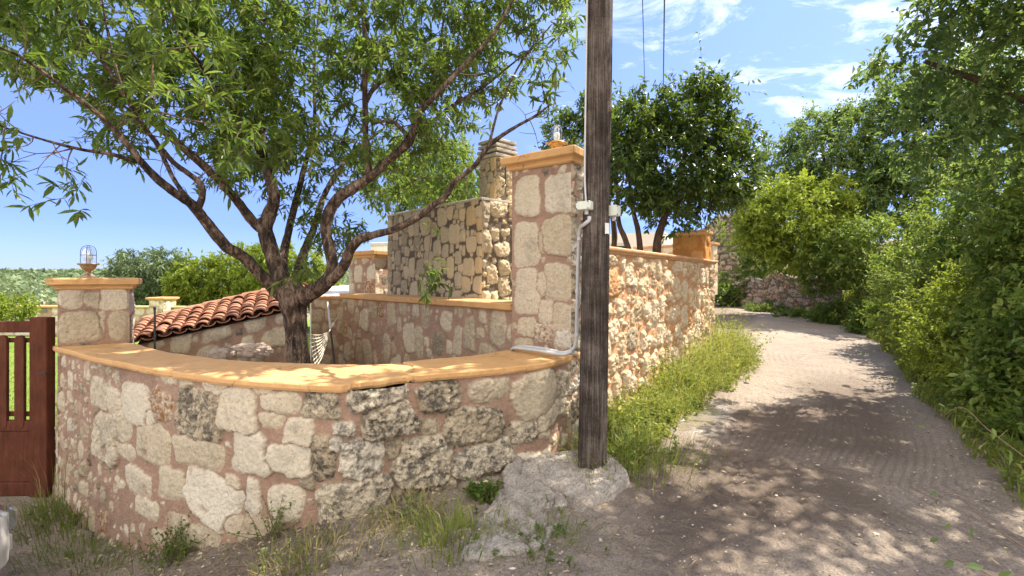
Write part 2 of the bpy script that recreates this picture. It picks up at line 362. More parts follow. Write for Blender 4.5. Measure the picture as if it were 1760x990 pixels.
def build_ground():
    def axis(segs):
        out = []
        for a, b, st in segs: out.append(np.arange(a, b, st))
        return np.concatenate(out)
    xs = axis([(-3000, -400, 400), (-400, -60, 40), (-60, -14, 4), (-14, -5, .25), (-5, -3.4, .06), (-3.4, 6, .024), (6, 14, .14), (14, 60, 3), (60, 400, 40), (400, 3001, 400)])
    ys = axis([(-400, -30, 60), (-30, -3, 3), (-3, 1.4, .2), (1.4, 8.0, .024), (8.0, 14, .08), (14, 30, .25), (30, 80, 3), (80, 400, 40), (400, 3001, 400)])
    X, Y = np.meshgrid(xs, ys, indexing='ij')
    Z = ground_z(X, Y)
    near = sstep(16, 9, Y) * sstep(-9, -5, X) * sstep(12, 8, X)
    n1, n2, n3 = fbm(X * 1.3, Y * 1.3, 0, 3, 3), fbm(X * 6, Y * 6, 0, 5, 4, .6), fbm(X * 15, Y * 15, 0, 9, 3, .7)
    ru, rv = X - road_l(Y), Y + 0.62 * X
    t = np.clip(ru / np.maximum(road_r(Y) - road_l(Y), .5), -1, 2)
    rut = -0.035 * (np.exp(-((t - .28) / .13) ** 2) + np.exp(-((t - .78) / .13) ** 2))
    tr = sstep(0.35, 0.65, n1)
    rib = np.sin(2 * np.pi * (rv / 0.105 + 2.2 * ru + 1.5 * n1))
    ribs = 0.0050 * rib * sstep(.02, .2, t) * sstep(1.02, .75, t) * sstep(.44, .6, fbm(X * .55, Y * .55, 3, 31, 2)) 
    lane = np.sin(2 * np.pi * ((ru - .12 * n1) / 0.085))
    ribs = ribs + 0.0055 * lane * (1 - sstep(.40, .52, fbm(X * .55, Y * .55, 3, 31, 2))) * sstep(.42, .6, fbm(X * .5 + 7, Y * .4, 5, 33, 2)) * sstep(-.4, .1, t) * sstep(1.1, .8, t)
    wx, wy = X - 2.30, Y - 5.60
    wet_ = sstep(1.15, .55, np.hypot((wx * .60 + wy * .80) / .95, (-wx * .80 + wy * .60) / .27) + (n2 - .5) * 1.3)
    loose = sstep(-.6, 0, -t) + sstep(.9, 1.2, t)
    Z = Z + near * (1 - .8 * wet_) * (0.03 * (n1 - .5) + rut * sstep(1.5, 4, Y) + ribs + (0.018 + .030 * np.clip(loose, 0, 1)) * (n2 - .5) + (0.013 + .030 * np.clip(loose, 0, 1) + .02 * sstep(.3, -.6, X)) * (n3 - .5))
    mb = MB()
    lawn = sstep(-4.4, -5.2, X) * sstep(5.15, 5.45, Y) * sstep(40, 30, Y)
    earth = np.clip(sstep(.0, .5, X - road_r(np.clip(Y, -6, 24))) + sstep(.25, -.25, ru) * sstep(3.9, 4.6, Y) * sstep(-.3, .6, X) + sstep(25, 29, Y), 0, 1)
    earth = np.maximum(earth, sstep(-.2, .35, n1 - .25 - .5 * sstep(.2, 1.0, np.hypot((X + 2.4) / 2.4, (Y - 3.05) / .75)) + .12) * sstep(-.5, -1.6, X) * sstep(5.2, 4, Y) )
    wet = wet_
    damp = sstep(.42, .62, fbm(X * .55, Y * .55, 2, 77, 3)) * sstep(-.1, .15, t) * sstep(.95, .7, t) * sstep(8.5, 6.0, Y)
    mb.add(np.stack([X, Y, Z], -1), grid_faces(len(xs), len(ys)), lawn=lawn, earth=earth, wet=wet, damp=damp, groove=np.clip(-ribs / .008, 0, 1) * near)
    m, nt = newmat('dirt_and_lawn'); n = N(nt); p = n.pos()
    a, b, f = n.noise(p, 1.6, 5, 0.65), n.noise(p, 14, 5, 0.7), n.noise(p, 62, 6, 0.8)
    vo = n('TexVoronoi', {'Vector': p, 'Scale': 55.0}).outputs
    c = n.mix(n.ramp(a, [(0.35, (0, 0, 0)), (0.65, (1, 1, 1))]), (0.35, 0.288, 0.235), (0.43, 0.36, 0.297))
    c = n.mix(n.math('MULTIPLY', n.ramp(b, [(0.40, (1, 1, 1)), (0.60, (0, 0, 0))]), 0.4), c, (0.27, 0.22, 0.18))
    c = n.mix(n.math('MULTIPLY', n.ramp(f, [(0.52, (0, 0, 0)), (0.64, (1, 1, 1))]), 0.7), c, (0.56, 0.50, 0.43))
    c = n.mix(n.math('MULTIPLY', n.ramp(f, [(0.36, (1, 1, 1)), (0.48, (0, 0, 0))]), 0.75), c, (0.11, 0.085, 0.068))
    c = n.mix(n.math('MULTIPLY', n.attr('damp'), 0.72), c, (0.125, 0.093, 0.073))
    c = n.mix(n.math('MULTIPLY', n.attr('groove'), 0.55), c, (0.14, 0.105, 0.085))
    ear = n.mix(n.ramp(f, [(0.4, (0, 0, 0)), (0.6, (1, 1, 1))]), (0.12, 0.092, 0.064), (0.30, 0.24, 0.175))
    c = n.mix(n.math('MULTIPLY', n.attr('earth'), 0.8), c, ear)
    law = n.mix(n.ramp(n.noise(p, 9, 5, 0.75), [(0.35, (0, 0, 0)), (0.65, (1, 1, 1))]), (0.12, 0.21, 0.035), (0.23, 0.31, 0.06))
    c = n.mix(n.attr('lawn'), c, law)
    c = n.mix(n.math('MULTIPLY', n.attr('wet'), 0.75), c, (0.17, 0.145, 0.125))
    rg = n.math('SUBTRACT', 0.95, n.math('MULTIPLY', n.attr('wet'), 0.82))
    sp = n.math('ADD', 0.12, n.math('MULTIPLY', n.attr('wet'), 0.88))
    hh = n.math('ADD', n.math('MULTIPLY', b, 0.9), n.math('MULTIPLY', f, 1.3))
    hh = n.math('MULTIPLY', hh, n.math('SUBTRACT', 1.0, n.math('MULTIPLY', n.attr('wet'), 0.97)))
    n.out(principled(n, c, rg, bump(n, hh, 0.85, 0.035), Specular_IOR_Level=sp))
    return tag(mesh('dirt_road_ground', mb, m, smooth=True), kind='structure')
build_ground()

# terrace of the garden behind the inner wall
mb = MB(); V, FL = prism([(0.55, 5.35), (3.95, 9.62), (3.0, 24), (-9, 24), (-4.2, 9.75), (-2.85, 8.3), (-0.05, 5.3)], -1.0, 1.30)
mb.add(V, FL); tag(mesh('terrace_pavement', mb, M['paving']), kind='structure')

# rough concrete apron round the foot of the pole
def build_apron():
    poly = catmull([(-.12, 3.60), (-.30, 3.05), (-.24, 2.74), (.10, 2.76), (.26, 3.0), (.50, 3.30), (.86, 3.60), (.97, 3.92), (.82, 4.3), (.35, 4.32), (-.05, 3.98), (-.12, 3.60)], 24)
    c = np.array([.33, 3.55]); nr = 80; V = []
    for k in range(nr + 1):
        f = k / nr; q = c + (poly - c) * f
        z = ground_z(q[:, 0], q[:, 1])
        edge = sstep(1.0, .93, f)
        nz = fbm(q[:, 0] * 2.2, q[:, 1] * 2.2, 0, 41, 4) - .5
        st_p = np.round((nz + .12 * (fbm(q[:, 0] * 9, q[:, 1] * 9, 0, 47, 3) - .5)) * 9) / 9; nz = .35 * nz + .65 * st_p
        nz2 = fbm(q[:, 0] * 14, q[:, 1] * 14, 0, 43, 5, .72) - .5
        q2 = q + (fbm(q[:, 0] * 5, q[:, 1] * 5, 3, 44, 3) - .5)[:, None] * .16 * f
        crack = -.03 * np.exp(-((q[:, 0] - .18 * np.sin(q[:, 1] * 6) - .25) / .018) ** 2) - .03 * np.exp(-((q[:, 1] - 3.5 - .10 * np.sin(q[:, 0] * 7)) / .016) ** 2)
        h = -.06 + edge * (.075 + .06 * sstep(3.1, 4.1, q[:, 1])) + nz * .13 * edge + nz2 * .075 + crack * edge
        V.append(np.c_[q2, z + h])
    mb = MB(); mb.add(np.array(V), grid_faces(nr + 1, len(poly)))
    tag(mesh('concrete_pavement', mb, M['concrete'], smooth=False), kind='structure')
build_apron()

# world, sun, camera
w = bpy.data.worlds.new('World'); sc.world = w; w.use_nodes = True
nt = w.node_tree; nt.nodes.clear(); n = N(nt)
sky = n('TexSky', sky_type='NISHITA', sun_disc=False, sun_elevation=SUN_EL, sun_rotation=SUN_AZ, altitude=50.0, air_density=1.0, dust_density=0.15, ozone_density=1.5)
tc = n('TexCoord').outputs['Generated']
sx = n('SeparateXYZ', {0: tc}).outputs
zz = n.math('ADD', n.math('MAXIMUM', sx[2], 0.0), 0.10)
cv = n('CombineXYZ', {0: n.math('DIVIDE', sx[0], zz), 1: n.math('DIVIDE', sx[1], zz), 2: 0.0}).outputs[0]
mp = n('Mapping', {'Vector': cv, 'Scale': (1.0, 1.7, 1.0), 'Rotation': (0, 0, 0.5)}).outputs[0]
cl = n.noise(mp, 2.6, 10, 0.70, 0.6)
msk = n.noise(mp, 0.55, 3, 0.5)
cov = n.ramp(n.math('ADD', cl, n.math('MULTIPLY', n.math('SUBTRACT', msk, 0.5), 0.7)), [(0.49, (0, 0, 0)), (0.75, (1, 1, 1))])
side = n.ramp(n.math('DIVIDE', sx[0], n.math('MAXIMUM', sx[1], 0.05)), [(0.02, (0, 0, 0)), (0.35, (1, 1, 1))])
high = n.ramp(sx[2], [(0.10, (0, 0, 0)), (0.22, (1, 1, 1))])
cov = n.math('MULTIPLY', n.math('MULTIPLY', n.math('MULTIPLY', cov, side), high), 0.85)
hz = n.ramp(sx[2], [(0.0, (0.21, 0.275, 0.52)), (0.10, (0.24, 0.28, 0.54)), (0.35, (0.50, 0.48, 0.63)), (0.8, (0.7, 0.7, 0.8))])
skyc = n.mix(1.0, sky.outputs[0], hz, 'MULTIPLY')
skyc = n.mix(cov, skyc, (4.6, 4.7, 4.9))
# unseen bright cloud, added as fill light behind the camera and overhead
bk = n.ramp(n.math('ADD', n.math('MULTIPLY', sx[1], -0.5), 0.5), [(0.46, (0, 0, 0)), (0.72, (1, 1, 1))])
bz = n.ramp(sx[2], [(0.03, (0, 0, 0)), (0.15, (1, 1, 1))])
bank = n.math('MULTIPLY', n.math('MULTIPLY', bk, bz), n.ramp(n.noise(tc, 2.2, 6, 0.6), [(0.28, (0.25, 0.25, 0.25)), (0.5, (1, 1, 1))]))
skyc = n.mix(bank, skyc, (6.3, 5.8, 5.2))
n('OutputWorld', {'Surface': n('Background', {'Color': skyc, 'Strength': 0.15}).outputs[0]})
ld = bpy.data.lights.new('sun', 'SUN'); ld.energy = 4.4; ld.angle = math.radians(0.53); ld.color = (1.0, 0.91, 0.76)
lo = bpy.data.objects.new('sun', ld); COL.objects.link(lo)
from mathutils import Vector
sd = Vector((math.cos(SUN_EL) * math.sin(SUN_AZ), math.cos(SUN_EL) * math.cos(SUN_AZ), math.sin(SUN_EL)))
lo.rotation_euler = sd.to_track_quat('Z', 'Y').to_euler(); lo.location = sd * 60
cd = bpy.data.cameras.new('camera'); co = bpy.data.objects.new('camera', cd); COL.objects.link(co); sc.camera = co
cd.sensor_width = 36; cd.lens = 36 * F / 1760; cd.shift_y = (HY - 495) / 1760; cd.clip_start = 0.05; cd.clip_end = 9000
co.location = (0, 0, H); co.rotation_euler = (math.pi / 2, 0, 0)
sc.view_settings.view_transform = 'Standard'; sc.view_settings.look = 'None'; sc.view_settings.exposure = 1.55; sc.view_settings.gamma = 1.0
sc.cycles.use_denoising = True; sc.cycles.max_bounces = 8; sc.cycles.transparent_max_bounces = 8; sc.cycles.use_adaptive_sampling = True
# ================================================================== MASONRY
LICH = {61: .15, 82: 0.1, 116: .1, 116 + 0: .1}
def stone_field(U, V, stones, seed, warp=0.016, joint=0.010):
    UU, VV = np.meshgrid(U, V, indexing='ij')
    w1 = (fbm(UU * 9, VV * 9, 1.3, seed, 4, .6) - .5) * 2 * warp * 1.8 + (fbm(UU * 30, VV * 30, 2.1, seed + 1, 2) - .5) * warp * 1.1
    w2 = (fbm(UU * 9, VV * 9, 7.7, seed + 2, 4, .6) - .5) * 2 * warp * 1.8 + (fbm(UU * 30, VV * 30, 9.1, seed + 3, 2) - .5) * warp * 1.1
    best = np.full(UU.shape, -1.0); sec = np.full(UU.shape, -1.0)
    out = {k: np.zeros(UU.shape) for k in ('t', 'amp', 'rgh', 'tx', 'ty')}
    til = np.zeros(UU.shape)
    for (su, sv, hw, hh, ang, t, amp, rgh) in stones:
        r = 1.35 * max(hw, hh) + warp * 2
        i0, i1 = np.searchsorted(U, su - r), np.searchsorted(U, su + r)
        j0, j1 = np.searchsorted(V, sv - r), np.searchsorted(V, sv + r)
        if i1 <= i0 or j1 <= j0: continue
        W = (slice(i0, i1), slice(j0, j1))
        c, s = math.cos(ang), math.sin(ang)
        x, y = UU[W] - su + w1[W], VV[W] - sv + w2[W]
        x, y = x * c + y * s, -x * s + y * c
        k1, k2 = _h(int(su * 977), int(sv * 991), 3, seed), _h(int(su * 977), int(sv * 991), 5, seed)
        x = x * (1 + (k1 - .5) * .7 * y / hh * .5); y = y * (1 + (k2 - .5) * .6 * x / hw * .5)
        p = 3.0 + 2.6 * k1
        e = (np.abs(x / hw) ** p + np.abs(y / hh) ** p) ** (1 / p)
        m = (1 - e) * min(hw, hh)
        b = best[W]; bt = m > b
        sec[W] = np.where(bt, b, np.maximum(sec[W], m))
        best[W] = np.where(bt, m, b)
        til[W] = np.where(bt, x * (k1 - .5) * .22 + y * (k2 - .5) * .22, til[W])
        for kk, vv in (('t', t), ('amp', amp), ('rgh', rgh), ('tx', k1 - .5), ('ty', k2 - .5)):
            out[kk][W] = np.where(bt, vv, out[kk][W])
    out['best'] = best
    out['til'] = til
    out['m'] = sstep(-.003, .006, best) * sstep(0.0, joint, best - sec)
    out['k'] = np.clip((out['rgh'] - .018) / .022, 0, 1) * out['m']
    return UU, VV, out
def relief(UU, VV, o, seed, mort=0.012):
    b = np.maximum(o['best'], 0); m = o['m']
    f1 = fbm(UU * 11, VV * 11, 4.2, seed + 5, 4, .6) - .5
    f2 = fbm(UU * 34, VV * 34, 8.8, seed + 6, 4, .65) - .5
    pits = -sstep(.56, .70, fbm(UU * 24, VV * 24, 5.5, seed + 7, 3, .6))
    h = m * (o.get('til', 0) + o['amp'] * (1 - np.exp(-b / .016)) + o['rgh'] * (f1 * 1.1 + f2 * .7 + pits * .45))
    return h + (1 - m) * (f1 * mort + f2 * mort * .7) 
def fill(u0, u1, v0, v1, classes, seed, pre=(), gap=0.012, tint=(.35, .8), amp=.022, rgh=.02, odd=.06):
    r = np.random.default_rng(seed)
    st = list(pre)
    R = np.array([[s[0], s[1], s[2], s[3]] for s in st]) if st else np.zeros((0, 4))
    for (wa, wb, ha, hb, tries) in classes:
        for _ in range(tries):
            hw, hh = r.uniform(wa, wb) / 2, r.uniform(ha, hb) / 2
            u, v = r.uniform(u0, u1), r.uniform(v0, v1)
            if len(R):
                ov = (np.abs(R[:, 0] - u) < (R[:, 2] + hw) * .93 + gap) & (np.abs(R[:, 1] - v) < (R[:, 3] + hh) * .93 + gap)
                if ov.any(): continue
            R = np.vstack([R, [u, v, hw, hh]])
            t = r.uniform(*tint)
            if r.random() < odd: t = r.choice([.22, .3, .97])
            st.append((u, v, hw, hh, r.uniform(-.25, .25), t, amp * r.uniform(.6, 1.4), rgh * r.uniform(.5, 1.5)))
    return st
def voronoi_field(U, V, cell, seed, joint=.012):
    r = np.random.default_rng(seed)
    UU, VV = np.meshgrid(U, V, indexing='ij')
    a = UU + (fbm(UU * 8, VV * 8, 1, seed, 3) - .5) * .06; b = VV + (fbm(UU * 8, VV * 8, 6, seed + 1, 3) - .5) * .06
    S = []
    for iu in range(int((U[-1] - U[0]) / cell) + 3):
        for iv in range(int((V[-1] - V[0]) / (cell * 1.15)) + 3):
            if r.random() < .17: continue
            S.append((U[0] + (iu - .5 + r.uniform(-.42, .42)) * cell, V[0] + (iv - .5 + r.uniform(-.42, .42)) * cell * 1.15, r.random(), r.uniform(.8, 1.2)))
    d1 = np.full(UU.shape, 9.0); d2 = d1.copy(); t = np.zeros(UU.shape)
    for (su, sv, tt, k) in S:
        d = np.hypot((a - su) * k, (b - sv) / 1.12)
        nw = d < d1
        d2 = np.where(nw, d1, np.minimum(d2, d)); d1 = np.where(nw, d, d1); t = np.where(nw, tt, t)
    best = (d2 - d1) / 2 - joint
    z = np.zeros(UU.shape)
    return UU, VV, dict(best=best, m=sstep(-.003, .004, best), t=t, amp=z + .014, rgh=z + .010)

def face_axes(A, B):
    A, B = np.array(A, float), np.array(B, float); L = np.linalg.norm(B - A); T = (B - A) / L
    return A, T, np.array([T[1], -T[0]]), L          # outward normal on the right of A->B
def px_on_face(A, B, px, py):
    A, T, Nn, L = face_axes(A, B); k = (px - CX) / F
    u = (k * A[1] - A[0]) / (T[0] - k * T[1]); q = A + T * u
    return u, H - (py - HY) * q[1] / F, q[1], abs((T[0] - k * T[1])) * F / q[1]
def px_stones(A, B, L_):
    """stones given as (px, py, w px, h px, tint, relief, roughness[, angle])"""
    out = []
    for s in L_:
        u, z, d, k = px_on_face(A, B, s[0], s[1])
        out.append((u, z, s[2] / 2 / k * 1.04, s[3] / 2 * d / F * 1.04, s[7] if len(s) > 7 else 0.0, s[4], s[5], s[6]))
    return out
def masonry_face(mb, A, B, z0, z1, field, step, seed, taper=(1, 1, 0, 1), mort=.010, ztop=None, tw=.02):
    """adds the displaced face A->B (seen from its right side); field(U, V) -> (UU, VV, dict)"""
    A, T, Nn, L = face_axes(A, B)
    U = np.linspace(0, L, max(3, int(L / step) + 1)); V = np.linspace(z0, z1, max(3, int((z1 - z0) / step) + 1))
    UU, VV, o = field(U, V)
    h = relief(UU, VV, o, seed, mort)
    k = np.ones(UU.shape)
    if taper[0]: k = k * sstep(0, tw, UU)
    if taper[1]: k = k * sstep(0, tw, L - UU)
    if taper[3]: k = k * sstep(0, tw, z1 - VV)
    h = h * k
    Zt = VV if ztop is None else z0 + (VV - z0) * (np.interp(UU, np.linspace(0, L, len(ztop)), ztop) - z0) / (z1 - z0)
    Vx = np.stack([A[0] + T[0] * UU + Nn[0] * h, A[1] + T[1] * UU + Nn[1] * h, Zt], -1)
    mb.add(Vx, grid_faces(len(U), len(V)), m=o['m'], t=o['t'], k=o.get('k', np.zeros(UU.shape)) * LICH.get(seed, 1.0))
def masonry_box(mb, C, z0, z1, fields, steps, seed, top=True, mort=.010, ztop=None):
    """C: four plan corners, each face C[i]->C[i+1] seen from outside (clockwise from above is wrong: counter-clockwise seen from above goes right to left, so give them so that the right side of each edge is outside)"""
    for i in range(4):
        masonry_face(mb, C[i], C[(i + 1) % 4], z0, z1, fields[i], steps[i], seed + 31 * i, mort=mort, ztop=ztop if i == 0 else None)
    if top:
        V = np.array([[c[0], c[1], z1] for c in C]); mb.add(V, np.array([[0, 1, 2, 3]]), m=0.0, t=.5)
def quad_from(A, B, depth):
    """plan corners of a block whose front face is A->B (outside on its right) and which goes back by depth"""
    A, T, Nn, L = face_axes(A, B); B = np.array(B, float)
    return [A, B, B - Nn * depth, A - Nn * depth]
def cap_mesh(C, z0, prof, seed=0, seg=26):
    """moulded cap over plan quad C: prof = [(offset, height above z0), ...] bottom to top"""
    C = [np.array(c, float) for c in C]; cen = sum(C) / 4
    rings = []
    for (off, h) in prof:
        K = []
        for i in range(4):
            t0, t1 = nrm(C[i] - C[i - 1]), nrm(C[(i + 1) % 4] - C[i])
            n0, n1 = np.array([t0[1], -t0[0]]), np.array([t1[1], -t1[0]])
            K.append(C[i] + (n0 + n1) * off)
        R = []
        for i in range(4):
            for k in range(seg):
                R.append(K[i] + (K[(i + 1) % 4] - K[i]) * k / seg)
        rings.append(np.c_[np.array(R), np.full(4 * seg, z0 + h)])
    V = np.array(rings); ns = 4 * seg
    nz = fbm(V[..., 0] * 9, V[..., 1] * 9, V[..., 2] * 9, seed, 3) - .5
    V[..., :2] += (V[..., :2] - cen) * (nz * .022)[..., None]; V[..., 2] += nz * .010
    V = V.reshape(-1, 3); m = len(prof)
    i = np.arange(m - 1)[:, None] * ns; j = np.arange(ns)[None, :]; j2 = (j + 1) % ns
    FL = [np.stack([i + j, i + j2, i + ns + j2, i + ns + j], -1).reshape(-1, 4), np.array([list(range(ns))[::-1]]), np.array([[(m - 1) * ns + q for q in range(ns)]])]
    return V, FL
CAP = [(.015, 0), (.03, .012), (.032, .028), (.045, .045), (.075, .055), (.085, .062), (.088, .115), (.078, .128), (.0, .134)]

# ------------------------------------------------------------------ the curved front wall
def coping_z(px): return 0.90
def build_front_wall():
    px = np.array([90, 99, 140, 185, 240, 296, 380, 480, 588, 650, 719, 814, 900, 944, 986, 1010.])
    py = np.array([596.5, 597, 606.5, 617, 628, 637, 647.5, 655.5, 659.5, 654, 646, 637.5, 628, 622.5, 611, 606.])
    d = .75 * F / (py - HY); d[:2] = [5.25, 5.12]
    pl = np.stack([(px - CX) * d / F, d], -1)
    fine = catmull(np.c_[pl, px], 40)
    for _ in range(60): fine[1:-1] = .25 * fine[:-2] + .5 * fine[1:-1] + .25 * fine[2:]
    s = np.concatenate([[0], np.cumsum(np.linalg.norm(np.diff(fine[:, :2], axis=0), axis=1))])
    L = s[-1]
    S = np.linspace(0, L, int(L / .0085))
    C = np.stack([np.interp(S, s, fine[:, k]) for k in (0, 1)], -1)
    for _ in range(20): C[1:-1] = .25 * C[:-2] + .5 * C[1:-1] + .25 * C[2:]
    PX = CX + C[:, 0] * F / C[:, 1]
    T = nrm(np.gradient(C, axis=0)); Nn = np.stack([T[:, 1], -T[:, 0]], -1)
    root = thing('stone_wall', 'low curved stone wall of pale rubble in pink mortar, topped by a wide orange ledge', 'wall', (C[len(C) // 2][0], C[len(C) // 2][1], -.2))
    face = C - Nn * .045
    z0, z1 = -1.0, .845
    raw = [ (225,696,48,72,.68,.022,.010),(271,700,37,60,.95,.02,.02),(331,712,72,88,.50,.028,.042),(399,706,72,84,.62,.024,.014),(256,765,54,66,.52,.016,.008),
      (330,781,78,54,.55,.014,.007),(419,780,64,78,.72,.024,.012),(462,724,38,30,.55,.015,.01),(207,779,30,27,.6,.018,.01),(229,829,46,44,.66,.018,.008),
      (286,833,42,54,.58,.014,.008),(353,858,90,82,.76,.024,.010,-.35),(424,862,26,66,.74,.022,.01),(161,676,28,52,.6,.02,.02),(186,691,22,46,.62,.018,.015),
      (169,752,38,80,.62,.022,.022),(246,874,38,34,.66,.018,.01),(336,926,64,42,.5,.018,.012),(437,924,70,50,.42,.018,.012),(285,650,34,20,.55,.014,.01),
      (478,692,66,36,.58,.02,.012),(547,699,64,50,.5,.024,.036),(510,745,54,54,.64,.022,.012),(490,795,76,58,.70,.024,.012),(551,792,46,80,.45,.026,.045),
      (651,679,104,46,.66,.05,.045,.12),(591,740,40,28,.74,.035,.025),(669,727,90,62,.60,.055,.05,.15),(575,771,28,30,.8,.03,.02),(623,791,80,68,.74,.045,.028,-.1),
      (680,776,32,34,.4,.022,.02),(727,798,104,90,.62,.045,.04),(740,734,32,28,.5,.02,.02),(758,684,72,54,.50,.035,.035),(818,734,104,68,.50,.034,.034),
      (845,671,74,38,.52,.024,.014),(929,678,80,76,.56,.022,.008,.3),(903,745,50,42,.62,.028,.026),(834,792,112,54,.68,.042,.030,.14),(916,797,48,36,.74,.026,.010),
      (955,712,58,32,.56,.024,.018,.35),(942,747,22,18,.6,.02,.015),(945,778,16,14,.7,.02,.01),(975,660,30,44,.6,.022,.02),(610,874,146,90,.62,.036,.024,.2),
      (764,856,54,58,.50,.032,.03),(482,871,58,66,.66,.024,.012),(200,735,30,56,.58,.02,.02),(310,655,28,22,.5,.012,.01),(440,668,44,26,.6,.014,.01),(362,668,40,30,.62,.012,.01),
      (520,834,30,26,.3,.02,.02),(386,835,26,30,.6,.014,.01),(300,905,46,40,.5,.016,.014),(275,925,30,26,.5,.014,.01),(390,905,40,36,.55,.016,.012),(540,930,50,30,.5,.018,.012),(250,720,20,30,.7,.012,.01),
      (985,700,26,40,.5,.02,.02),(965,800,26,24,.6,.02,.02),(700,850,56,34,.45,.022,.02),(690,885,60,34,.5,.022,.02) ]
    pre = []
    dC = C[:, 1]; dsdpx = np.gradient(S, PX)
    for r in raw:
        i = int(np.argmin(np.abs(PX - r[0])))
        pre.append((S[i], H - (r[1] - HY) * dC[i] / F, r[2] / 2 * abs(dsdpx[i]) * 1.05, r[3] / 2 * dC[i] / F * 1.05, r[7] if len(r) > 7 else 0, r[4] - (.03 if r[0] > 560 else 0) * (r[4] > .3), r[5] * (1.5 if r[0] > 560 else 1.25), r[6] * (1.6 if r[0] > 560 else 1.15)))
    st = fill(0, L, -.95, .80, [(.14, .24, .12, .24, 160), (.07, .13, .07, .13, 420), (.025, .06, .025, .05, 700)], 3, pre, .026, (.42, .72), .016, .012)
    st = fill(0, 1.75, -.95, .80, [(.10, .20, .14, .30, 500), (.06, .12, .08, .16, 900), (.03, .06, .03, .07, 600)], 8, st, .010, (.40, .66), .024, .026)
    Vz = np.arange(z0, z1 + .001, .0085)
    UU, VV, o = stone_field(S, Vz, st, 5, .020)
    smear = 1 - .6 * sstep(.56, .70, fbm(UU * 6, VV * 6, 3.3, 95, 4, .6)) * sstep(4.2, 2.8, UU)
    o['m'] = o['m'] * smear
    h = relief(UU, VV, o, 5, .014)
    bul = (fbm(UU * 1.6, VV * 1.6, 0, 71, 3) - .5) * .07
    foot = .05 * sstep(-.1, -.9, VV)
    h = h + bul + foot
    V = np.stack([face[:, None, 0] + Nn[:, None, 0] * h, face[:, None, 1] + Nn[:, None, 1] * h, np.broadcast_to(VV, UU.shape)], -1)
    mb = MB(); mb.add(V, grid_faces(len(S), len(Vz)), m=o['m'], t=o['t'], k=o['k'])
    # inner edge of the ledge
    ipx = np.array([150, 225, 300, 400, 490, 600, 688, 760, 820, 880, 950, 1000.]); ipy = np.array([583, 588, 605.5, 616.5, 621, 624, 622, 616, 610, 602, 598, 596.])
    di = .75 * F / (ipy - HY); I = np.stack([(ipx - CX) * di / F, di], -1); I[0] = (-4.95, 5.75)
    If = catmull(I, 20); si = np.linspace(0, 1, len(If)); Si = np.linspace(0, 1, len(S))
    arc = np.concatenate([[0], np.cumsum(np.linalg.norm(np.diff(If, axis=0), axis=1))]); arc /= arc[-1]
    Ic = np.stack([np.interp(Si, arc, If[:, k]) for k in (0, 1)], -1)
    Ib = Ic[::12] + nrm(C[::12] - Ic[::12]) * .04
    nb = len(Ib); vb = np.stack([np.c_[Ib, np.full(nb, z0)], np.c_[Ib, np.full(nb, z1)]], 1)
    mb.add(vb, grid_faces(nb, 2, True), m=0.0, t=.5)
    for k in (0, -1):
        mb.add([np.append(face[k], z0), np.append(Ib[k], z0), np.append(Ib[k], z1), np.append(face[k], z1)], np.array([[0, 1, 2, 3]]), m=0.0, t=.5)
    mesh('stonework', mb, M['wall'], root, smooth=True)
    # the ledge itself
    PXs = PX
    bite = .10 * sstep(585, 610, PXs) * sstep(722, 700, PXs) * (.55 + .9 * (fbm(S * 7, 0, 0, 91, 3) - .3))
    bite = bite + .018 * (fbm(S * 5, 1, 0, 92, 4) - .5)
    lip = C - Nn * np.clip(bite, -.01, .3)[:, None]
    ta = np.concatenate([[0, 0, 0, .012, .03], np.linspace(.07, .93, 40), [.97, .985, 1, 1]])
    ha = np.concatenate([[-.060, -.040, -.012, -.002, 0], np.zeros(40), [0, -.003, -.015, -.060]])
    V = np.zeros((len(S), len(ta), 3))
    for k, (t, hh) in enumerate(zip(ta, ha)):
        q = lip + (Ic - lip) * t
        e = (fbm(q[:, 0] * 12, q[:, 1] * 12, hh * 30, 15, 4, .6) - .5)
        inn = -.012 if k == 0 else 0
        q2 = q + nrm(lip - Ic) * ((e * .018 if k < 4 else 0) + inn)[..., None] if k < 4 else q
        zz = .90 + hh + e * .008 + .018 * (fbm(q[:, 0] * 1.5, q[:, 1] * 1.5, 0, 16, 2) - .5)
        pq = CX + q[:, 0] * F / q[:, 1]
        jo = pq - (701 + 9 * np.sin(q[:, 1] * 13) + 5 * (e * 4))
        zz = zz - .016 * np.exp(-(jo / 2.2) ** 2) + .012 * sstep(-2, 2, jo) - .006
        V[:, k] = np.c_[q2, zz]
    mc = MB(); mc.add(V, grid_faces(len(S), len(ta)))
    nb = V[:, 0]; ne = V[:, -1]
    mc.add(np.stack([nb, ne], 1), grid_faces(len(S), 2, True))
    mesh('coping', mc, M['coping'], root, smooth=False)
    return C, Nn, PX
FW, FWN, FWPX = build_front_wall()

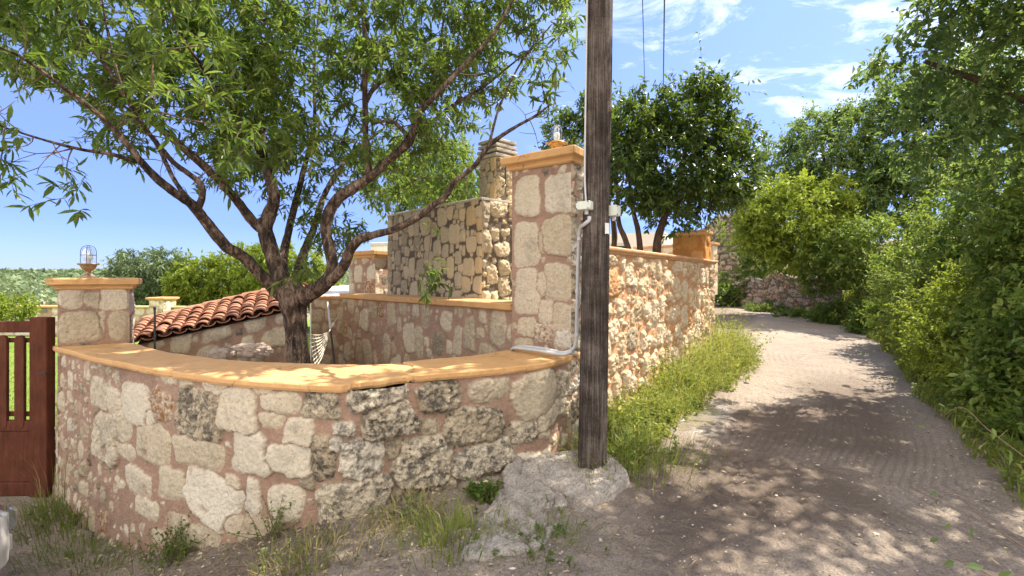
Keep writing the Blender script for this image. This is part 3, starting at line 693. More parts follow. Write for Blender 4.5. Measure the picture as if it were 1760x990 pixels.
# ------------------------------------------------------------------ pillars with moulded orange caps
def big_fill(seed, tint=(.45, .75), rgh=.010):
    def fld(U, V):
        st = fill(0, U[-1], V[0], V[-1], [(.22, .34, .24, .40, 120), (.12, .2, .14, .26, 300), (.05, .10, .05, .12, 300)], seed, (), .012, tint, .014, rgh)
        return stone_field(U, V, st, seed)
    return fld
def rough_fill(seed):
    def fld(U, V):
        st = fill(0, U[-1], V[0], V[-1], [(.18, .34, .20, .40, 300), (.10, .18, .10, .2, 900), (.04, .09, .04, .09, 900)], seed, (), .006, (.4, .85), .035, .045)
        return stone_field(U, V, st, seed, .022)
    return fld
def block_fill(seed):
    def fld(U, V):
        st = fill(0, U[-1], V[0], V[-1], [(.16, .26, .20, .30, 160), (.11, .17, .14, .24, 900), (.06, .11, .08, .14, 1800), (.03, .06, .04, .08, 1500)], seed, (), .003, (.2, .85), .014, .012, 0)
        st = [(a, b, c + .006, d + .006, e * .4, .5 * f + .5 * (a / U[-1]) ** 2 * 1.0, g, h) for a, b, c, d, e, f, g, h in st]
        return stone_field(U, V, st, seed, .010, .008)
    return fld
def vor(cell, seed, joint=.010):
    return lambda U, V: voronoi_field(U, V, cell, seed, joint)
def pre_fill(pre, seed, classes=((.10, .18, .10, .2, 200), (.04, .08, .05, .10, 300))):
    def fld(U, V):
        st = fill(0, U[-1], V[0], V[-1], classes, seed, pre, .012, (.4, .7), .012, .012)
        return stone_field(U, V, st, seed)
    return fld
def marine_lamp(name, label, c, s, metal):
    root = thing(name, label, 'lamp', c)
    mb = MB(); V, f = lathe(c, [(.0, 0), (.085 * s, .0), (.082 * s, .012 * s), (.045 * s, .035 * s), (.024 * s, .06 * s), (.024 * s, .075 * s), (.034 * s, .082 * s), (.060 * s, .105 * s), (.074 * s, .135 * s), (.078 * s, .150 * s), (.098 * s, .152 * s), (.098 * s, .164 * s), (.066 * s, .166 * s), (.0, .166 * s)], 28)
    mb.add(V, f); mesh('lamp_base', mb, metal, root, smooth=True)
    mb = MB(); z = .166 * s
    V, f = lathe(c, [(.058 * s, z), (.060 * s, z + .06 * s), (.058 * s, z + .13 * s), (.048 * s, z + .165 * s), (.026 * s, z + .186 * s), (.0, z + .192 * s)], 28)
    mb.add(V, f); mesh('glass_dome', mb, M['glass'], root, smooth=True)
    mb = MB(); V, f = lathe(c, [(.020 * s, z), (.022 * s, z + .035 * s), (.034 * s, z + .05 * s), (.036 * s, z + .085 * s), (.026 * s, z + .105 * s), (.0, z + .112 * s)], 16)
    mb.add(V, f); mesh('bulb', mb, M['white'], root, smooth=True)
    cage = MB()
    for k in range(4):
        a = k * math.pi / 2 + .5
        pts = [np.array(c) + np.array([math.cos(a) * r, math.sin(a) * r, zz]) * s for r, zz in ((.070, .16), (.070, .25), (.068, .31), (.052, .350), (.02, .368), (0, .370))]
        V, FL = tube(catmull(pts, 4), .0028 * s, 6); cage.add(V, FL)
    V, FL = tube(np.array([np.array(c) + np.array([math.cos(t) * .069, math.sin(t) * .069, .26]) * s for t in np.linspace(0, 2 * np.pi, 25)]), .0025 * s, 6); cage.add(V, FL)
    mesh('guard_cage', cage, M['iron'], root, smooth=True)
    for sx_ in (-1, 1):
        mb = MB(); V, FL = tube([np.array(c) + np.array([sx_ * .09, 0, .158]) * s, np.array(c) + np.array([sx_ * .118, 0, .158]) * s], .012 * s, 8); mb.add(V, FL); mesh('wing_nut', mb, metal, root)

# left pillar at the gate
A, B = (-5.00, 5.16), (-4.50, 5.52)
lp = quad_from(A, B, .62)
root = thing('gate_pillar', 'squat stone pillar beside the red gate, with a wide orange cap', 'pillar', (*((lp[0] + lp[2]) / 2), -.8))
stn = px_stones(A, B, [(122, 513, 46, 34, .62, .02, .012), (158, 516, 24, 26, .55, .012, .012), (196, 513, 50, 38, .66, .014, .006), (140, 562, 74, 52, .46, .018, .012), (204, 559, 34, 52, .48, .016, .010), (172, 552, 14, 40, .55, .01, .01)])
mb = MB(); masonry_box(mb, lp, -1.0, 1.53, [pre_fill(stn, 21), big_fill(22), big_fill(23), big_fill(24)], [.009, .014, .03, .014], 40)
mesh('stonework', mb, M['wall'], root, smooth=True)
mb = MB(); mb.add(*cap_mesh(lp, 1.52, CAP, 3)); mesh('cap', mb, M['coping'], root)
lc = P(152, 478, 5.62); marine_lamp('bulkhead_lamp', 'dull bronze caged lamp on the squat pillar by the red gate', (lc[0], lc[1], 1.652), 1.05, M['brass_dull'])

# tall right pillar behind the pole
A, B = (0.0, 4.92), (0.57, 4.52)
rp = quad_from(A, B, .60)
root = thing('gate_pillar', 'tall stone pillar behind the wooden pole, pale blocks under an orange cap', 'pillar', (*((rp[0] + rp[2]) / 2), .0))
stn = px_stones(A, B, [(906, 338, 42, 68, .64, .014, .006), (962, 332, 50, 66, .72, .018, .014), (906, 420, 44, 74, .62, .014, .006), (956, 405, 52, 66, .50, .016, .012), (932, 415, 14, 42, .5, .01, .01), (906, 500, 42, 76, .62, .016, .008), (958, 485, 46, 62, .56, .016, .012), (933, 488, 22, 42, .58, .012, .01), (938, 536, 26, 40, .6, .012, .01), (905, 562, 34, 34, .55, .012, .01), (968, 545, 34, 46, .56, .014, .01), (935, 574, 36, 36, .92, .03, .02), (968, 582, 28, 36, .84, .03, .02), (900, 592, 30, 20, .5, .012, .01)])
mb = MB(); masonry_box(mb, rp, -.3, 2.78, [pre_fill(stn, 25), rough_fill(26), big_fill(27), big_fill(28)], [.009, .012, .03, .03], 60)
mesh('stonework', mb, M['wall'], root, smooth=True)
mb = MB(); mb.add(*cap_mesh(rp, 2.765, [(a, b * 1.12) for a, b in CAP], 4)); mesh('cap', mb, M['coping'], root)
cc = (rp[0] + rp[1] + rp[2] + rp[3]) / 4; lx = cc + (np.array(rp[0]) - cc) * .10
marine_lamp('bulkhead_lamp', 'golden brass caged lamp on the tall pillar behind the wooden pole', (.47, 4.93, 2.912), .98, M['brass'])

# inner garden wall and its far pillar
def long_wall(name, label, A, B, thick, z0, z1, fld, step, seed, mat, cap, capmat, ztop=None, capover=.05, capth=.07):
    C4 = quad_from(A, B, thick)
    root = thing(name, label, 'wall', (*((C4[0] + C4[2]) / 2), z0))
    mb = MB(); masonry_box(mb, C4, z0, z1, [fld] + [big_fill(seed + 1 + k) for k in range(3)], [step, .03, .06, .03], seed)
    mesh('stonework', mb, mat, root, smooth=True)
    if cap:
        mb = MB(); mb.add(*cap_mesh(C4, z1 - .008, cap, seed, 60)); mesh('coping', mb, capmat, root)
    return root, C4
CAPL = [(.02, 0), (.045, .012), (.05, .02), (.055, .075), (.045, .084), (.0, .088)]
def inner_fld(U, V):
    st = fill(0, U[-1], V[0], V[-1], [(.18, .34, .26, .46, 220), (.10, .18, .12, .26, 700), (.04, .08, .05, .1, 500)], 33, (), .012, (.38, .62), .018, .018, .10)
    return stone_field(U, V, st, 33, .02)
long_wall('garden_wall', 'shaded stone wall behind the low curved wall, topped by an orange ledge', (-2.92, 8.12), (-.004, 4.97), .34, -.3, 1.31, inner_fld, .013, 33, M['wall'], CAPL, M['coping'])
A, B = (P(600, 0, 8.35)[0], 8.35), (P(645, 0, 7.9)[0], 7.9)
fp = quad_from(A, B, .46)
root = thing('gate_pillar', 'small stone pillar at the far end of the shaded garden wall, behind the tree', 'pillar', (*((fp[0] + fp[2]) / 2), 1.3))
mb = MB(); masonry_box(mb, fp, 0.6, 2.0, [big_fill(51), big_fill(52), big_fill(53), big_fill(54)], [.02] * 4, 55)
mesh('stonework', mb, M['wall'], root, smooth=True)
mb = MB(); mb.add(*cap_mesh(fp, 1.99, CAP, 8)); mesh('cap', mb, M['coping'], root)

# right wall along the road
def road_fld(U, V):
    st = fill(0, U[-1], V[0], V[-1], [(.16, .34, .20, .40, 500), (.10, .2, .12, .24, 1800), (.05, .10, .06, .12, 2200), (.03, .05, .03, .05, 1200)], 61, (), .012, (.40, .80), .036, .045, .08)
    return stone_field(U, V, st, 61, .026)
RWA, RWB = (.93, 5.06), (4.08, 9.46)
rwr, rw4 = long_wall('stone_wall', 'sunlit rough stone wall along the dirt road, under a thin terracotta coping', RWA, RWB, .36, -.2, 1.93, road_fld, .011, 61, M['wall_road'],
    [(.01, 0), (.03, .012), (.032, .03), (.05, .034), (.062, .048), (.064, .066), (.05, .080), (.0, .086)], M['coping_pink'])
# orange pillar at its far end
T = nrm(np.array(RWB) - np.array(RWA)); Nr = np.array([T[1], -T[0]])
e0 = np.array(RWB) - T * .05
# front face looks back along the wall towards the camera
A2 = e0 - Nr * .66 - T * .50; B2 = e0 - T * .50 - Nr * .05
op = quad_from(A2, B2, .46)
root = thing('gate_pillar', 'orange stone pillar at the far end of the sunlit road wall', 'pillar', (*((op[0] + op[2]) / 2), 0))
M['orange_stone'] = mat_masonry('orange_washed_stone', [(0, (.36, .17, .06)), (.5, (.56, .28, .085)), (1, (.62, .36, .14))], ((.56, .26, .075), (.48, .22, .07)), .06, .3)
mb = MB(); masonry_box(mb, op, 1.2, 2.50, [big_fill(71), big_fill(72), big_fill(73), big_fill(74)], [.02] * 4, 75)
mesh('stonework', mb, M['orange_stone'], root, smooth=True)
mb = MB(); mb.add(*cap_mesh(op, 2.49, [(a * .45, b * .7) for a, b in CAP], 9)); mesh('cap', mb, M['coping'], root)

# ------------------------------------------------------------------ barbecue with chimney
A, B = (-2.03, 7.67), (-.387, 6.0)
bb = quad_from(A, B, 1.35)
root = thing('barbecue', 'outdoor stone barbecue block with a slatted chimney, behind the shaded garden wall', 'barbecue', (*((bb[0] + bb[2]) / 2), 1.3))
bright = [(0.0, (0.40, 0.35, 0.27)), (0.5, (0.60, 0.55, 0.45)), (1.0, (0.70, 0.65, 0.55))]
mb = MB(); masonry_box(mb, bb, 1.2, 2.66, [block_fill(81), rough_fill(82), vor(.2, 83), vor(.2, 84)], [.012, .012, .04, .04], 85, mort=.004)
mesh('body', mb, M['fire'], root, smooth=True)
mb = MB(); mb.add(*cap_mesh(bb, 2.655, [(.0, 0), (.012, .004), (.014, .030), (.0, .036)], 10)); mesh('top_slab', mb, M['slab'], root)
cA, cB = (-.23 - .7 * .37, 6.8 + .7 * .37), (-.23, 6.8)
ch = quad_from(cA, cB, .40)
mb = MB(); masonry_box(mb, ch, 2.64, 3.42, [block_fill(87), rough_fill(88), vor(.16, 89), vor(.16, 90)], [.012, .012, .03, .03], 91, mort=.004)
chim = mesh('chimney', mb, M['fire'], root, smooth=True)
cq = [np.array(c) for c in ch]; cen = sum(cq) / 4
tx, ty = nrm(cq[1] - cq[0]), nrm(cq[2] - cq[1])
z = 3.425
for k in range(4):
    mb = MB(); V, FL = box(cen, tx, ty, .215 - .006 * k + .01 * (k % 2), .23 - .006 * k, z, z + .045, .008); mb.add(V, FL)
    mesh('chimney_slab', mb, M['slab'], chim); z += .045
    if k < 3:
        for a in (-.13, .13):
            mb = MB(); V, FL = box(cen + tx * a, tx, ty, .045, .13, z - .004, z + .034, .004); mb.add(V, FL); mesh('chimney_spacer', mb, M['slab'], chim)
        z += .03
# thin iron rod on the barbecue wall
pa = P(869, 315, 6.45); mb = MB(); V, FL = tube([pa + [0, 0, .22], pa + [0, 0, .0], pa + [-.05, -.03, -.06]], .008, 6); mb.add(V, FL)
mesh('iron_hook', mb, M['iron'], root)
# ================================================================== POLE, CABLES, PIPES
base = np.array([.68, 3.98, ground_z(.68, 3.98)]); topp = np.array([.82, 4.03, 8.2])
root = thing('utility_pole', 'tall dark weathered wooden utility pole at the roadside corner', 'pole', base)
def build_pole():
    nz, na = 420, 40
    zz = np.linspace(-.25, 8.2, nz); f = (zz - 0) / 8.2
    c = base[None, :2] + (topp - base)[None, :2] * f[:, None]
    r = .121 - .022 * f
    a = np.arange(na) * 2 * np.pi / na
    Z, Aa = np.meshgrid(zz, a, indexing='ij')
    ca, sa = np.cos(Aa), np.sin(Aa)
    g = fbm(ca * 9, sa * 9, Z * .55, 101, 4, .6) - .5
    crack = -sstep(.60, .68, fbm(ca * 7, sa * 7, Z * .35, 105, 3, .55)) * .012
    R = r[:, None] + g * .012 + crack
    V = np.stack([c[:, None, 0] + R * ca, c[:, None, 1] + R * sa, Z], -1)
    i = np.arange(nz - 1)[:, None] * na; j = np.arange(na)[None]; j2 = (j + 1) % na
    fc = np.stack([i + j, i + j2, i + na + j2, i + na + j], -1).reshape(-1, 4)
    mb = MB(); mb.add(V, [fc, np.array([[(nz - 1) * na + k for k in range(na)]])])
    mesh('shaft', mb, M['pole'], root, smooth=True)
    mb = MB(); V, f = lathe((base[0], base[1], base[2]), [(.13, -.1), (.131, .0), (.128, .05), (.12, .06)], 32)
    mb.add(V, f); mesh('tar_collar', mb, M['black'], root, smooth=True)
    mb = MB(); V, FL = obox(base + (topp - base) * .93 + [0, -.14, 0], (1, 0, 0), (0, 1, 0), (0, 0, 1), .6, .045, .05); mb.add(V, FL); cross = mesh('crossarm', mb, M['pole'], root)
    for x in (-.5, .18, .5):
        q = base + (topp - base) * .93 + [x, -.14, .05]
        mb = MB(); V, f = lathe(q, [(.015, 0), (.015, .04), (.045, .05), (.03, .075), (.045, .09), (.028, .12), (0, .125)], 14); mb.add(V, f); mesh('insulator', mb, M['white'], cross, smooth=True)
build_pole()
def on_pole(py):      # centre of the shaft at the height seen at pixel row py
    z = H - (py - HY) * 3.98 / F
    return base + (topp - base) * ((z - base[2]) / (topp[2] - base[2]))
# pipe run: up the pole side, down to the ledge, along the ledge
root = thing('conduit', 'grey plastic conduit running down the pole and bending along the orange ledge', 'pipe', P(990, 600, 4.3))
def px_path(L): return catmull([P(*q) for q in L], 8)
mb = MB(); V, FL = tube(px_path([(1013, 372, 3.89), (1012, 379, 3.89), (1004, 386, 3.92), (997, 396, 4.02), (994, 440, 4.12), (992, 520, 4.2), (991, 570, 4.26), (989, 592, 4.28), (981, 603, 4.30), (966, 606, 4.34), (945, 602, 4.42), (925, 598, 4.52), (900, 596, 4.66), (886, 597, 4.76), (880, 600, 4.84)]), .0165, 10); mb.add(V, FL)
c1 = mesh('pipe', mb, M['pvc'], root, smooth=True)
mb = MB(); V, FL = tube(px_path([(983, 604, 4.27), (970, 609, 4.28), (950, 607, 4.36), (925, 602.5, 4.46), (900, 599.5, 4.6), (884, 598, 4.70), (879, 601, 4.80)]), .0150, 10); mb.add(V, FL)
mesh('pipe', mb, M['pvc'], root, smooth=True)
for q in ((996, 410, 4.06), (992.5, 500, 4.185), (991, 575, 4.265), (940, 601, 4.44), (955, 604.5, 4.40)):
    a = P(*q); dr = P(q[0], q[1] + (6 if q[0] > 985 else 0), q[2]) - P(q[0] - (0 if q[0] > 985 else 6), q[1], q[2])
    dr = dr / np.linalg.norm(dr) * .016
    mb = MB(); V, FL = tube([a - dr, a + dr], .0215, 12); mb.add(V, FL); mesh('coupling', mb, M['pvc'], root)
root = thing('thin_cable', 'thin pale cable running up the left side of the wooden pole', 'cable', P(1005, 340, 3.9))
mb = MB(); V, FL = tube(px_path([(1007, 346, 3.9), (1005, 300, 3.92), (1006, 200, 3.92), (1007.5, 100, 3.93), (1009, 0, 3.94), (1013, -250, 3.95)]), .008, 8); mb.add(V, FL); mesh('cable', mb, M['pvc'], root, smooth=True)
def jbox(name, label, c, hx, hy, hz, rz, extra=False):
    r = thing(name, label, 'junction box', c)
    X, Y, Z = np.array([math.cos(rz), math.sin(rz), 0]), np.array([-math.sin(rz), math.cos(rz), 0]), np.array([0, 0, 1.0])
    mb = MB(); V, FL = obox(c, X, Y, Z, hx, hy, hz, .006); mb.add(V, FL); mesh('box_body', mb, M['boxplastic'], r)
    mb = MB(); V, FL = obox(c - Y * (hy + .005), X, Y, Z, hx * .93, .006, hz * .93, .004); mb.add(V, FL); lid = mesh('box_lid', mb, M['boxplastic'], r)
    for sx_ in (-1, 1):
        for sz in (-1, 1):
            q = c - Y * (hy + .012) + X * hx * .8 * sx_ + Z * hz * .75 * sz
            mb = MB(); V, FL = tube([q, q - Y * .003], .005, 8); mb.add(V, FL); mesh('screw', mb, M['iron'], lid)
    mb = MB(); V, FL = tube([c - Z * (hz - .002) + X * hx * .25, c - Z * (hz + .035) + X * hx * .25], .016, 10); mb.add(V, FL); mesh('gland', mb, M['pvc'], r)
jbox('junction_box', 'pale box on the left side of the wooden pole, where the grey conduit begins', P(1005, 354, 3.88), .062, .04, .036, -.55)
jbox('junction_box', 'pale box on the right side of the wooden pole, facing the orange tree', P(1053, 363, 3.97), .042, .045, .046, .9)
r = thing('pole_tag', 'small white number plate fixed to the right edge of the wooden pole', 'plate', P(1044, 393, 3.9))
mb = MB(); V, FL = obox(P(1043.5, 393, 3.875), (.85, .52, 0), (-.52, .85, 0), (0, 0, 1), .022, .003, .046, .002); mb.add(V, FL); mesh('plate', mb, M['white'], r)
mb = MB(); V, FL = obox(P(1043.5, 402.5, 3.868), (.85, .52, 0), (-.52, .85, 0), (0, 0, 1), .015, .002, .004, .001); mb.add(V, FL); mesh('dark_strip', mb, M['black'], r)
def wire(name, label, A, B, sag, r_):
    t = np.linspace(0, 1, 40)[:, None]; p = A + (B - A) * t; p[:, 2] -= sag * (4 * t * (1 - t))[:, 0]
    ro = thing(name, label, 'wire', A); mb = MB(); V, FL = tube(p, r_, 6); mb.add(V, FL); mesh('cable', mb, M['black'], ro, smooth=True)
ptop = base + (topp - base) * .93
wire('overhead_wire', 'thinner of the two overhead wires, leaving the wooden pole towards the orange tree', ptop + [.18, -.14, .17], P(1110, 215, 26.0), .25, .011)
wire('overhead_wire', 'thicker twisted overhead wire, right of the thin one', ptop + [.5, -.14, .17], P(1139, 215, 26.0), .35, .017)

# ================================================================== GATE
gd = 5.24
def gx(px): return (px - CX) * gd / F
def gz(py): return H - (py - HY) * gd / F
root = thing('driveway_gate', 'dark red timber driveway gate with rounded pickets beside the squat pillar', 'gate', (gx(40), gd, gz(853)))
GL = gx(-170)
def gbar(name, x0, x1, z0, z1, th, mat=None, parent=None, y=0.0, bev=.008):
    mb = MB(); V, FL = box(((x0 + x1) / 2, gd + y), (1, 0), (0, 1), (x1 - x0) / 2, th / 2, z0, z1, bev); mb.add(V, FL)
    return mesh(name, mb, mat or M['gatewood'], parent or root)
gbar('post', gx(58), gx(88), gz(851), gz(545), .11)
gbar('post', GL - .17, GL, gz(851), gz(545), .11)
gbar('top_rail', GL, gx(58) - .002, gz(571), gz(552), .07)
gbar('mid_rail', GL, gx(58) - .002, gz(740), gz(722), .06)
gbar('bottom_rail', GL, gx(58) - .002, gz(851), gz(828), .06)
gbar('lower_panel', GL, gx(58) - .002, gz(828) + .002, gz(740) - .002, .035)
for yy in (585, 712): gbar('cross_rail', GL, gx(58) - .002, gz(yy + 4), gz(yy - 4), .03, y=.02)
for k in range(8):
    c = gx(38) - k * (gx(38) - gx(8.5)); hw = .052
    mb = MB(); a = np.linspace(0, math.pi, 9)
    zt, zb = gz(570 + 6), gz(738 - 2)
    prof = [(c + hw * math.cos(t), zt - hw + hw * math.sin(t)) for t in a] + [(c - hw * math.cos(t), zb + hw - hw * math.sin(t)) for t in a]
    pr = np.array(prof); n_ = len(pr); y0, y1 = gd - .035, gd - .003
    V = np.vstack([np.c_[pr[:, 0], np.full(n_, y0), pr[:, 1]], np.c_[pr[:, 0], np.full(n_, y1), pr[:, 1]]])
    mb.add(V, [np.array([[i, (i + 1) % n_, n_ + (i + 1) % n_, n_ + i] for i in range(n_)]), np.array([list(range(n_))]), np.array([list(range(2 * n_ - 1, n_ - 1, -1))])])
    mesh('picket', mb, M['gatewood'], root)
mb = MB(); q = P(86, 640, gd - .07); V, FL = tube([q, q + [0, -.05, 0], q + [-.08, -.05, 0]], .010, 8); mb.add(V, FL); mesh('latch', mb, M['iron'], root)

# ================================================================== TILED SHED
E0, E1 = P(222, 594, 6.0), P(520, 528, 6.35)
R0, R1 = P(255, 554, 7.7), P(520, 491, 8.0)
root = thing('tiled_shed', 'small stone shed with a sloping terracotta tile roof, behind the almond tree', 'shed', ((E0 + R1) / 2) * [1, 1, 0] + [0, 0, -.8])
def build_tiles():
    mb = MB(); nt_ = 12; nr = 9; r = np.random.default_rng(4)
    X = (E1 - E0); Lx = np.linalg.norm(X); up = nrm(np.cross(E1 - E0, R0 - E0)); 
    if up[2] < 0: up = -up
    rad = Lx / nt_ * .50
    a = np.linspace(0.05, math.pi - .05, 11)
    def pt(u, v): return (E0 * (1 - u) + E1 * u) * (1 - v) + (R0 * (1 - u) + R1 * u) * v
    xd = X / Lx
    for i in range(nt_ + 1):
        for k in range(nr):
            for kind in (0, 1):      # 0 = channel, 1 = cover
                if kind == 0 and i == nt_: continue
                u = (i + (.5 if kind == 0 else 0)) / nt_
                v0, v1 = k / nr - .01, (k + 1.18) / nr
                j = r.normal(0, .006, 3)
                p0, p1 = pt(u, v0) + j, pt(u, min(v1, 1.0)) + j
                lift0, lift1 = .012 + r.uniform(0, .008), .0
                V = []
                for p_, lf, rr in ((p0, lift0, rad * (1.06 if kind else .98)), (p1, lift1, rad * (.92 if kind else .88))):
                    for th in (1.0, .80):
                        for t in a:
                            if kind: V.append(p_ + xd * math.cos(t) * rr * th + up * (math.sin(t) * rr * .72 * th + lf + .035))
                            else: V.append(p_ + xd * math.cos(t) * rr * th + up * (-math.sin(t) * rr * .55 * th + lf + .05))
                m = len(a); f = []
                for q in range(m - 1):
                    f += [[q, q + 1, 2 * m + q + 1, 2 * m + q], [m + q, 3 * m + q, 3 * m + q + 1, m + q + 1], [q, m + q, m + q + 1, q + 1], [2 * m + q, 2 * m + q + 1, 3 * m + q + 1, 3 * m + q]]
                mb.add(np.array(V), np.array(f), t=float(np.clip(r.normal(.45, .22), 0, 1)))
    roof = mesh('roof', mb, M['tile'], root, smooth=False)
    mb = MB()
    for k in range(8):           # ridge course
        p0 = R0 + (R1 - R0) * (k / 8 - .01); p1 = R0 + (R1 - R0) * ((k + 1.12) / 8); V = []
        xx = nrm(np.cross(nrm(R1 - R0), up))
        for p_, rr, lf in ((p0, .10, .055), (p1, .085, .04)):
            for th in (1.0, .82):
                for t in np.linspace(0, math.pi, 11): V.append(p_ + xx * math.cos(t) * rr * th + up * (math.sin(t) * rr * .6 * th + lf))
        m = 11; f = []
        for q in range(m - 1): f += [[q, q + 1, 2 * m + q + 1, 2 * m + q], [m + q, 3 * m + q, 3 * m + q + 1, m + q + 1], [q, m + q, m + q + 1, q + 1], [2 * m + q, 2 * m + q + 1, 3 * m + q + 1, 3 * m + q]]
        mb.add(np.array(V), np.array(f), t=float(np.clip(r.normal(.5, .2), 0, 1)))
    mesh('ridge_tiles', mb, M['tile'], roof)
    mb = MB(); off = np.array([0, .12, -.02])
    A_, B_ = (E0 + off)[:2], (E1 + off)[:2]
    def fld(U, V):
        st = fill(0, U[-1], V[0], V[-1], [(.22, .36, .16, .26, 200), (.12, .2, .1, .18, 500), (.04, .09, .04, .09, 400)], 143, (), .022, (.5, .75), .030, .016)
        return stone_field(U, V, st, 143)
    masonry_face(mb, A_, B_, -.9, E0[2] + .02, fld, .016, 145, ztop=[E0[2] - .01, E1[2] - .01])
    # sides and back
    C4 = [E0 + off, E1 + off, R1 - [.05, .05, .02], R0 + [.1, -.05, -.02]]
    for k in (1, 2, 3):
        p, q = C4[k], C4[(k + 1) % 4]
        mb.add([[p[0], p[1], -.9], [q[0], q[1], -.9], q, p], np.array([[0, 1, 2, 3]]), m=.2, t=.5)
    mesh('stone_base', mb, M['wall'], root, smooth=True)
    mb = MB(); V = np.array([E0 + [.06, .06, -.0], E1 + [-.02, .06, 0], R1 - [.05, .05, 0], R0 - [-.05, .05, 0]]) + up * .004
    mb.add(V, np.array([[0, 1, 2, 3]])); mesh('roof_deck', mb, M['bark_dark'], root)
build_tiles()
# short return wall between shed and garden wall
def ret_fld(U, V):
    st = fill(0, U[-1], V[0], V[-1], [(.2, .34, .16, .3, 200), (.1, .18, .1, .2, 300)], 153, (), .014, (.4, .6), .016, .014); return stone_field(U, V, st, 153)
long_wall('garden_wall', 'short shaded stone wall between the shed and the garden wall', (P(535, 0, 8.4)[0], 8.4), (P(592, 0, 8.25)[0], 8.25), .25, -.8, 1.28, ret_fld, .018, 153, M['wall'], [(.01, 0), (.03, .01), (.03, .05), (0, .055)], M['coping_pink'])
# rods, net, rocks behind the ledge
r = thing('iron_stake', 'thin black iron stake standing in front of the low end of the tile roof', 'stake', P(266, 640, 5.5))
mb = MB(); V, FL = tube([P(266, 660, 5.5), P(266, 532, 5.5)], .011, 8); mb.add(V, FL); s_ = mesh('rod', mb, M['iron'], r)
mb = MB(); q = P(266, 531, 5.5); V, f = lathe(q, [(.011, -.01), (.016, 0), (.016, .02), (0, .028)], 10); mb.add(V, f); mesh('tip', mb, M['iron'], r)
r = thing('broom_pole', 'long pole leaning against the shaded wall beside the tree, white at the top', 'pole', P(575, 640, 6.3))
a, b, c = P(563, 520, 7.2), P(568, 566, 6.75), P(577, 640, 6.1)
mb = MB(); V, FL = tube([a, b], .014, 8); mb.add(V, FL); mesh('upper_handle', mb, M['white'], r)
mb = MB(); V, FL = tube([b + (b - a) * .001, c], .013, 8); mb.add(V, FL); mesh('lower_handle', mb, M['iron'], r)
r = thing('rope_hammock', 'gathered pale rope hammock hanging just behind the tree trunk', 'hammock', P(545, 600, 5.6))
mb = MB(); tip = P(565, 571, 6.0)
for k in range(9):
    e = P(530 + k * 1.3, 575 + k * 7.5, 5.15); V, FL = tube(catmull([tip + [0, 0, -.02 * k / 3], (tip + e) / 2 + [0, 0, -.02 - .008 * k], e], 5), .0055, 5); mb.add(V, FL)
for k in range(7):
    t = .15 + k * .13
    L_ = [tip + (P(530 + j * 1.3, 575 + j * 7.5, 5.15) - tip) * t + [0, 0, -.03 * t] for j in range(9)]
    V, FL = tube(catmull(L_, 3), .0035, 5); mb.add(V, FL)
mesh('net', mb, M['rope'], r)
mb = MB(); V, FL = tube([tip, P(571, 560, 6.5), P(580, 545, 7.1)], .008, 6); mb.add(V, FL); mesh('end_cord', mb, M['rope'], r)
def rock(name, label, c, sx_, sy_, sz_, seed, mat, n_=26):
    u, v = np.meshgrid(np.linspace(0, 2 * np.pi, n_ * 2 + 1), np.linspace(0, np.pi, n_), indexing='ij')
    d = np.stack([np.cos(u) * np.sin(v), np.sin(u) * np.sin(v), np.cos(v)], -1)
    k = .55 + .95 * fbm(d[..., 0] * 2.2 + seed, d[..., 1] * 2.2, d[..., 2] * 2.2, seed, 5, .6)
    q = np.sign(d) * np.abs(d) ** .8
    mb = MB(); mb.add(np.asarray(c) + q * np.array([sx_, sy_, sz_]) * k[..., None], grid_faces(n_ * 2 + 1, n_))
    o = mesh(name, mb, mat, None, smooth=False)
    return o
tag(rock('rock', '', P(432, 603, 5.75), .23, .11, .085, 5, M['rock']), 'pinkish white broken rock in the sun under the shed eaves', 'rock')
tag(rock('rock', '', P(378, 610, 5.6), .15, .10, .07, 9, M['rock']), 'smaller pale rock left of the sunlit one under the shed eaves', 'rock')

# ================================================================== FAR LEFT GARDEN
def far_fld(seed):
    def f(U, V):
        st = fill(0, U[-1], V[0], V[-1], [(.35, .6, .2, .35, 500), (.15, .3, .1, .2, 500)], seed, (), .03, (.5, .8), .02, .02); return stone_field(U, V, st, seed)
    return f
long_wall('garden_wall', 'distant low stone wall across the back of the lawn, left of the far trees', (-24, 20.2), (-11.2, 19.2), .4, -1.2, .40, far_fld(161), .06, 161, M['wall'], [(.02, 0), (.08, .02), (.08, .08), (0, .09)], M['coping'])
A, B = (P(256, 0, 19.1)[0], 19.1), (P(281, 0, 19.0)[0], 19.0)
q4 = quad_from(A, B, .6); root = thing('gate_pillar', 'distant small pillar on the low wall behind the lawn', 'pillar', (*((q4[0] + q4[2]) / 2), -.8))
mb = MB(); masonry_box(mb, q4, -.9, .74, [big_fill(171)] + [big_fill(172)] * 3, [.04] * 4, 175); mesh('stonework', mb, M['wall'], root, smooth=True)
mb = MB(); mb.add(*cap_mesh(q4, .735, CAP, 12)); mesh('cap', mb, M['coping'], root)

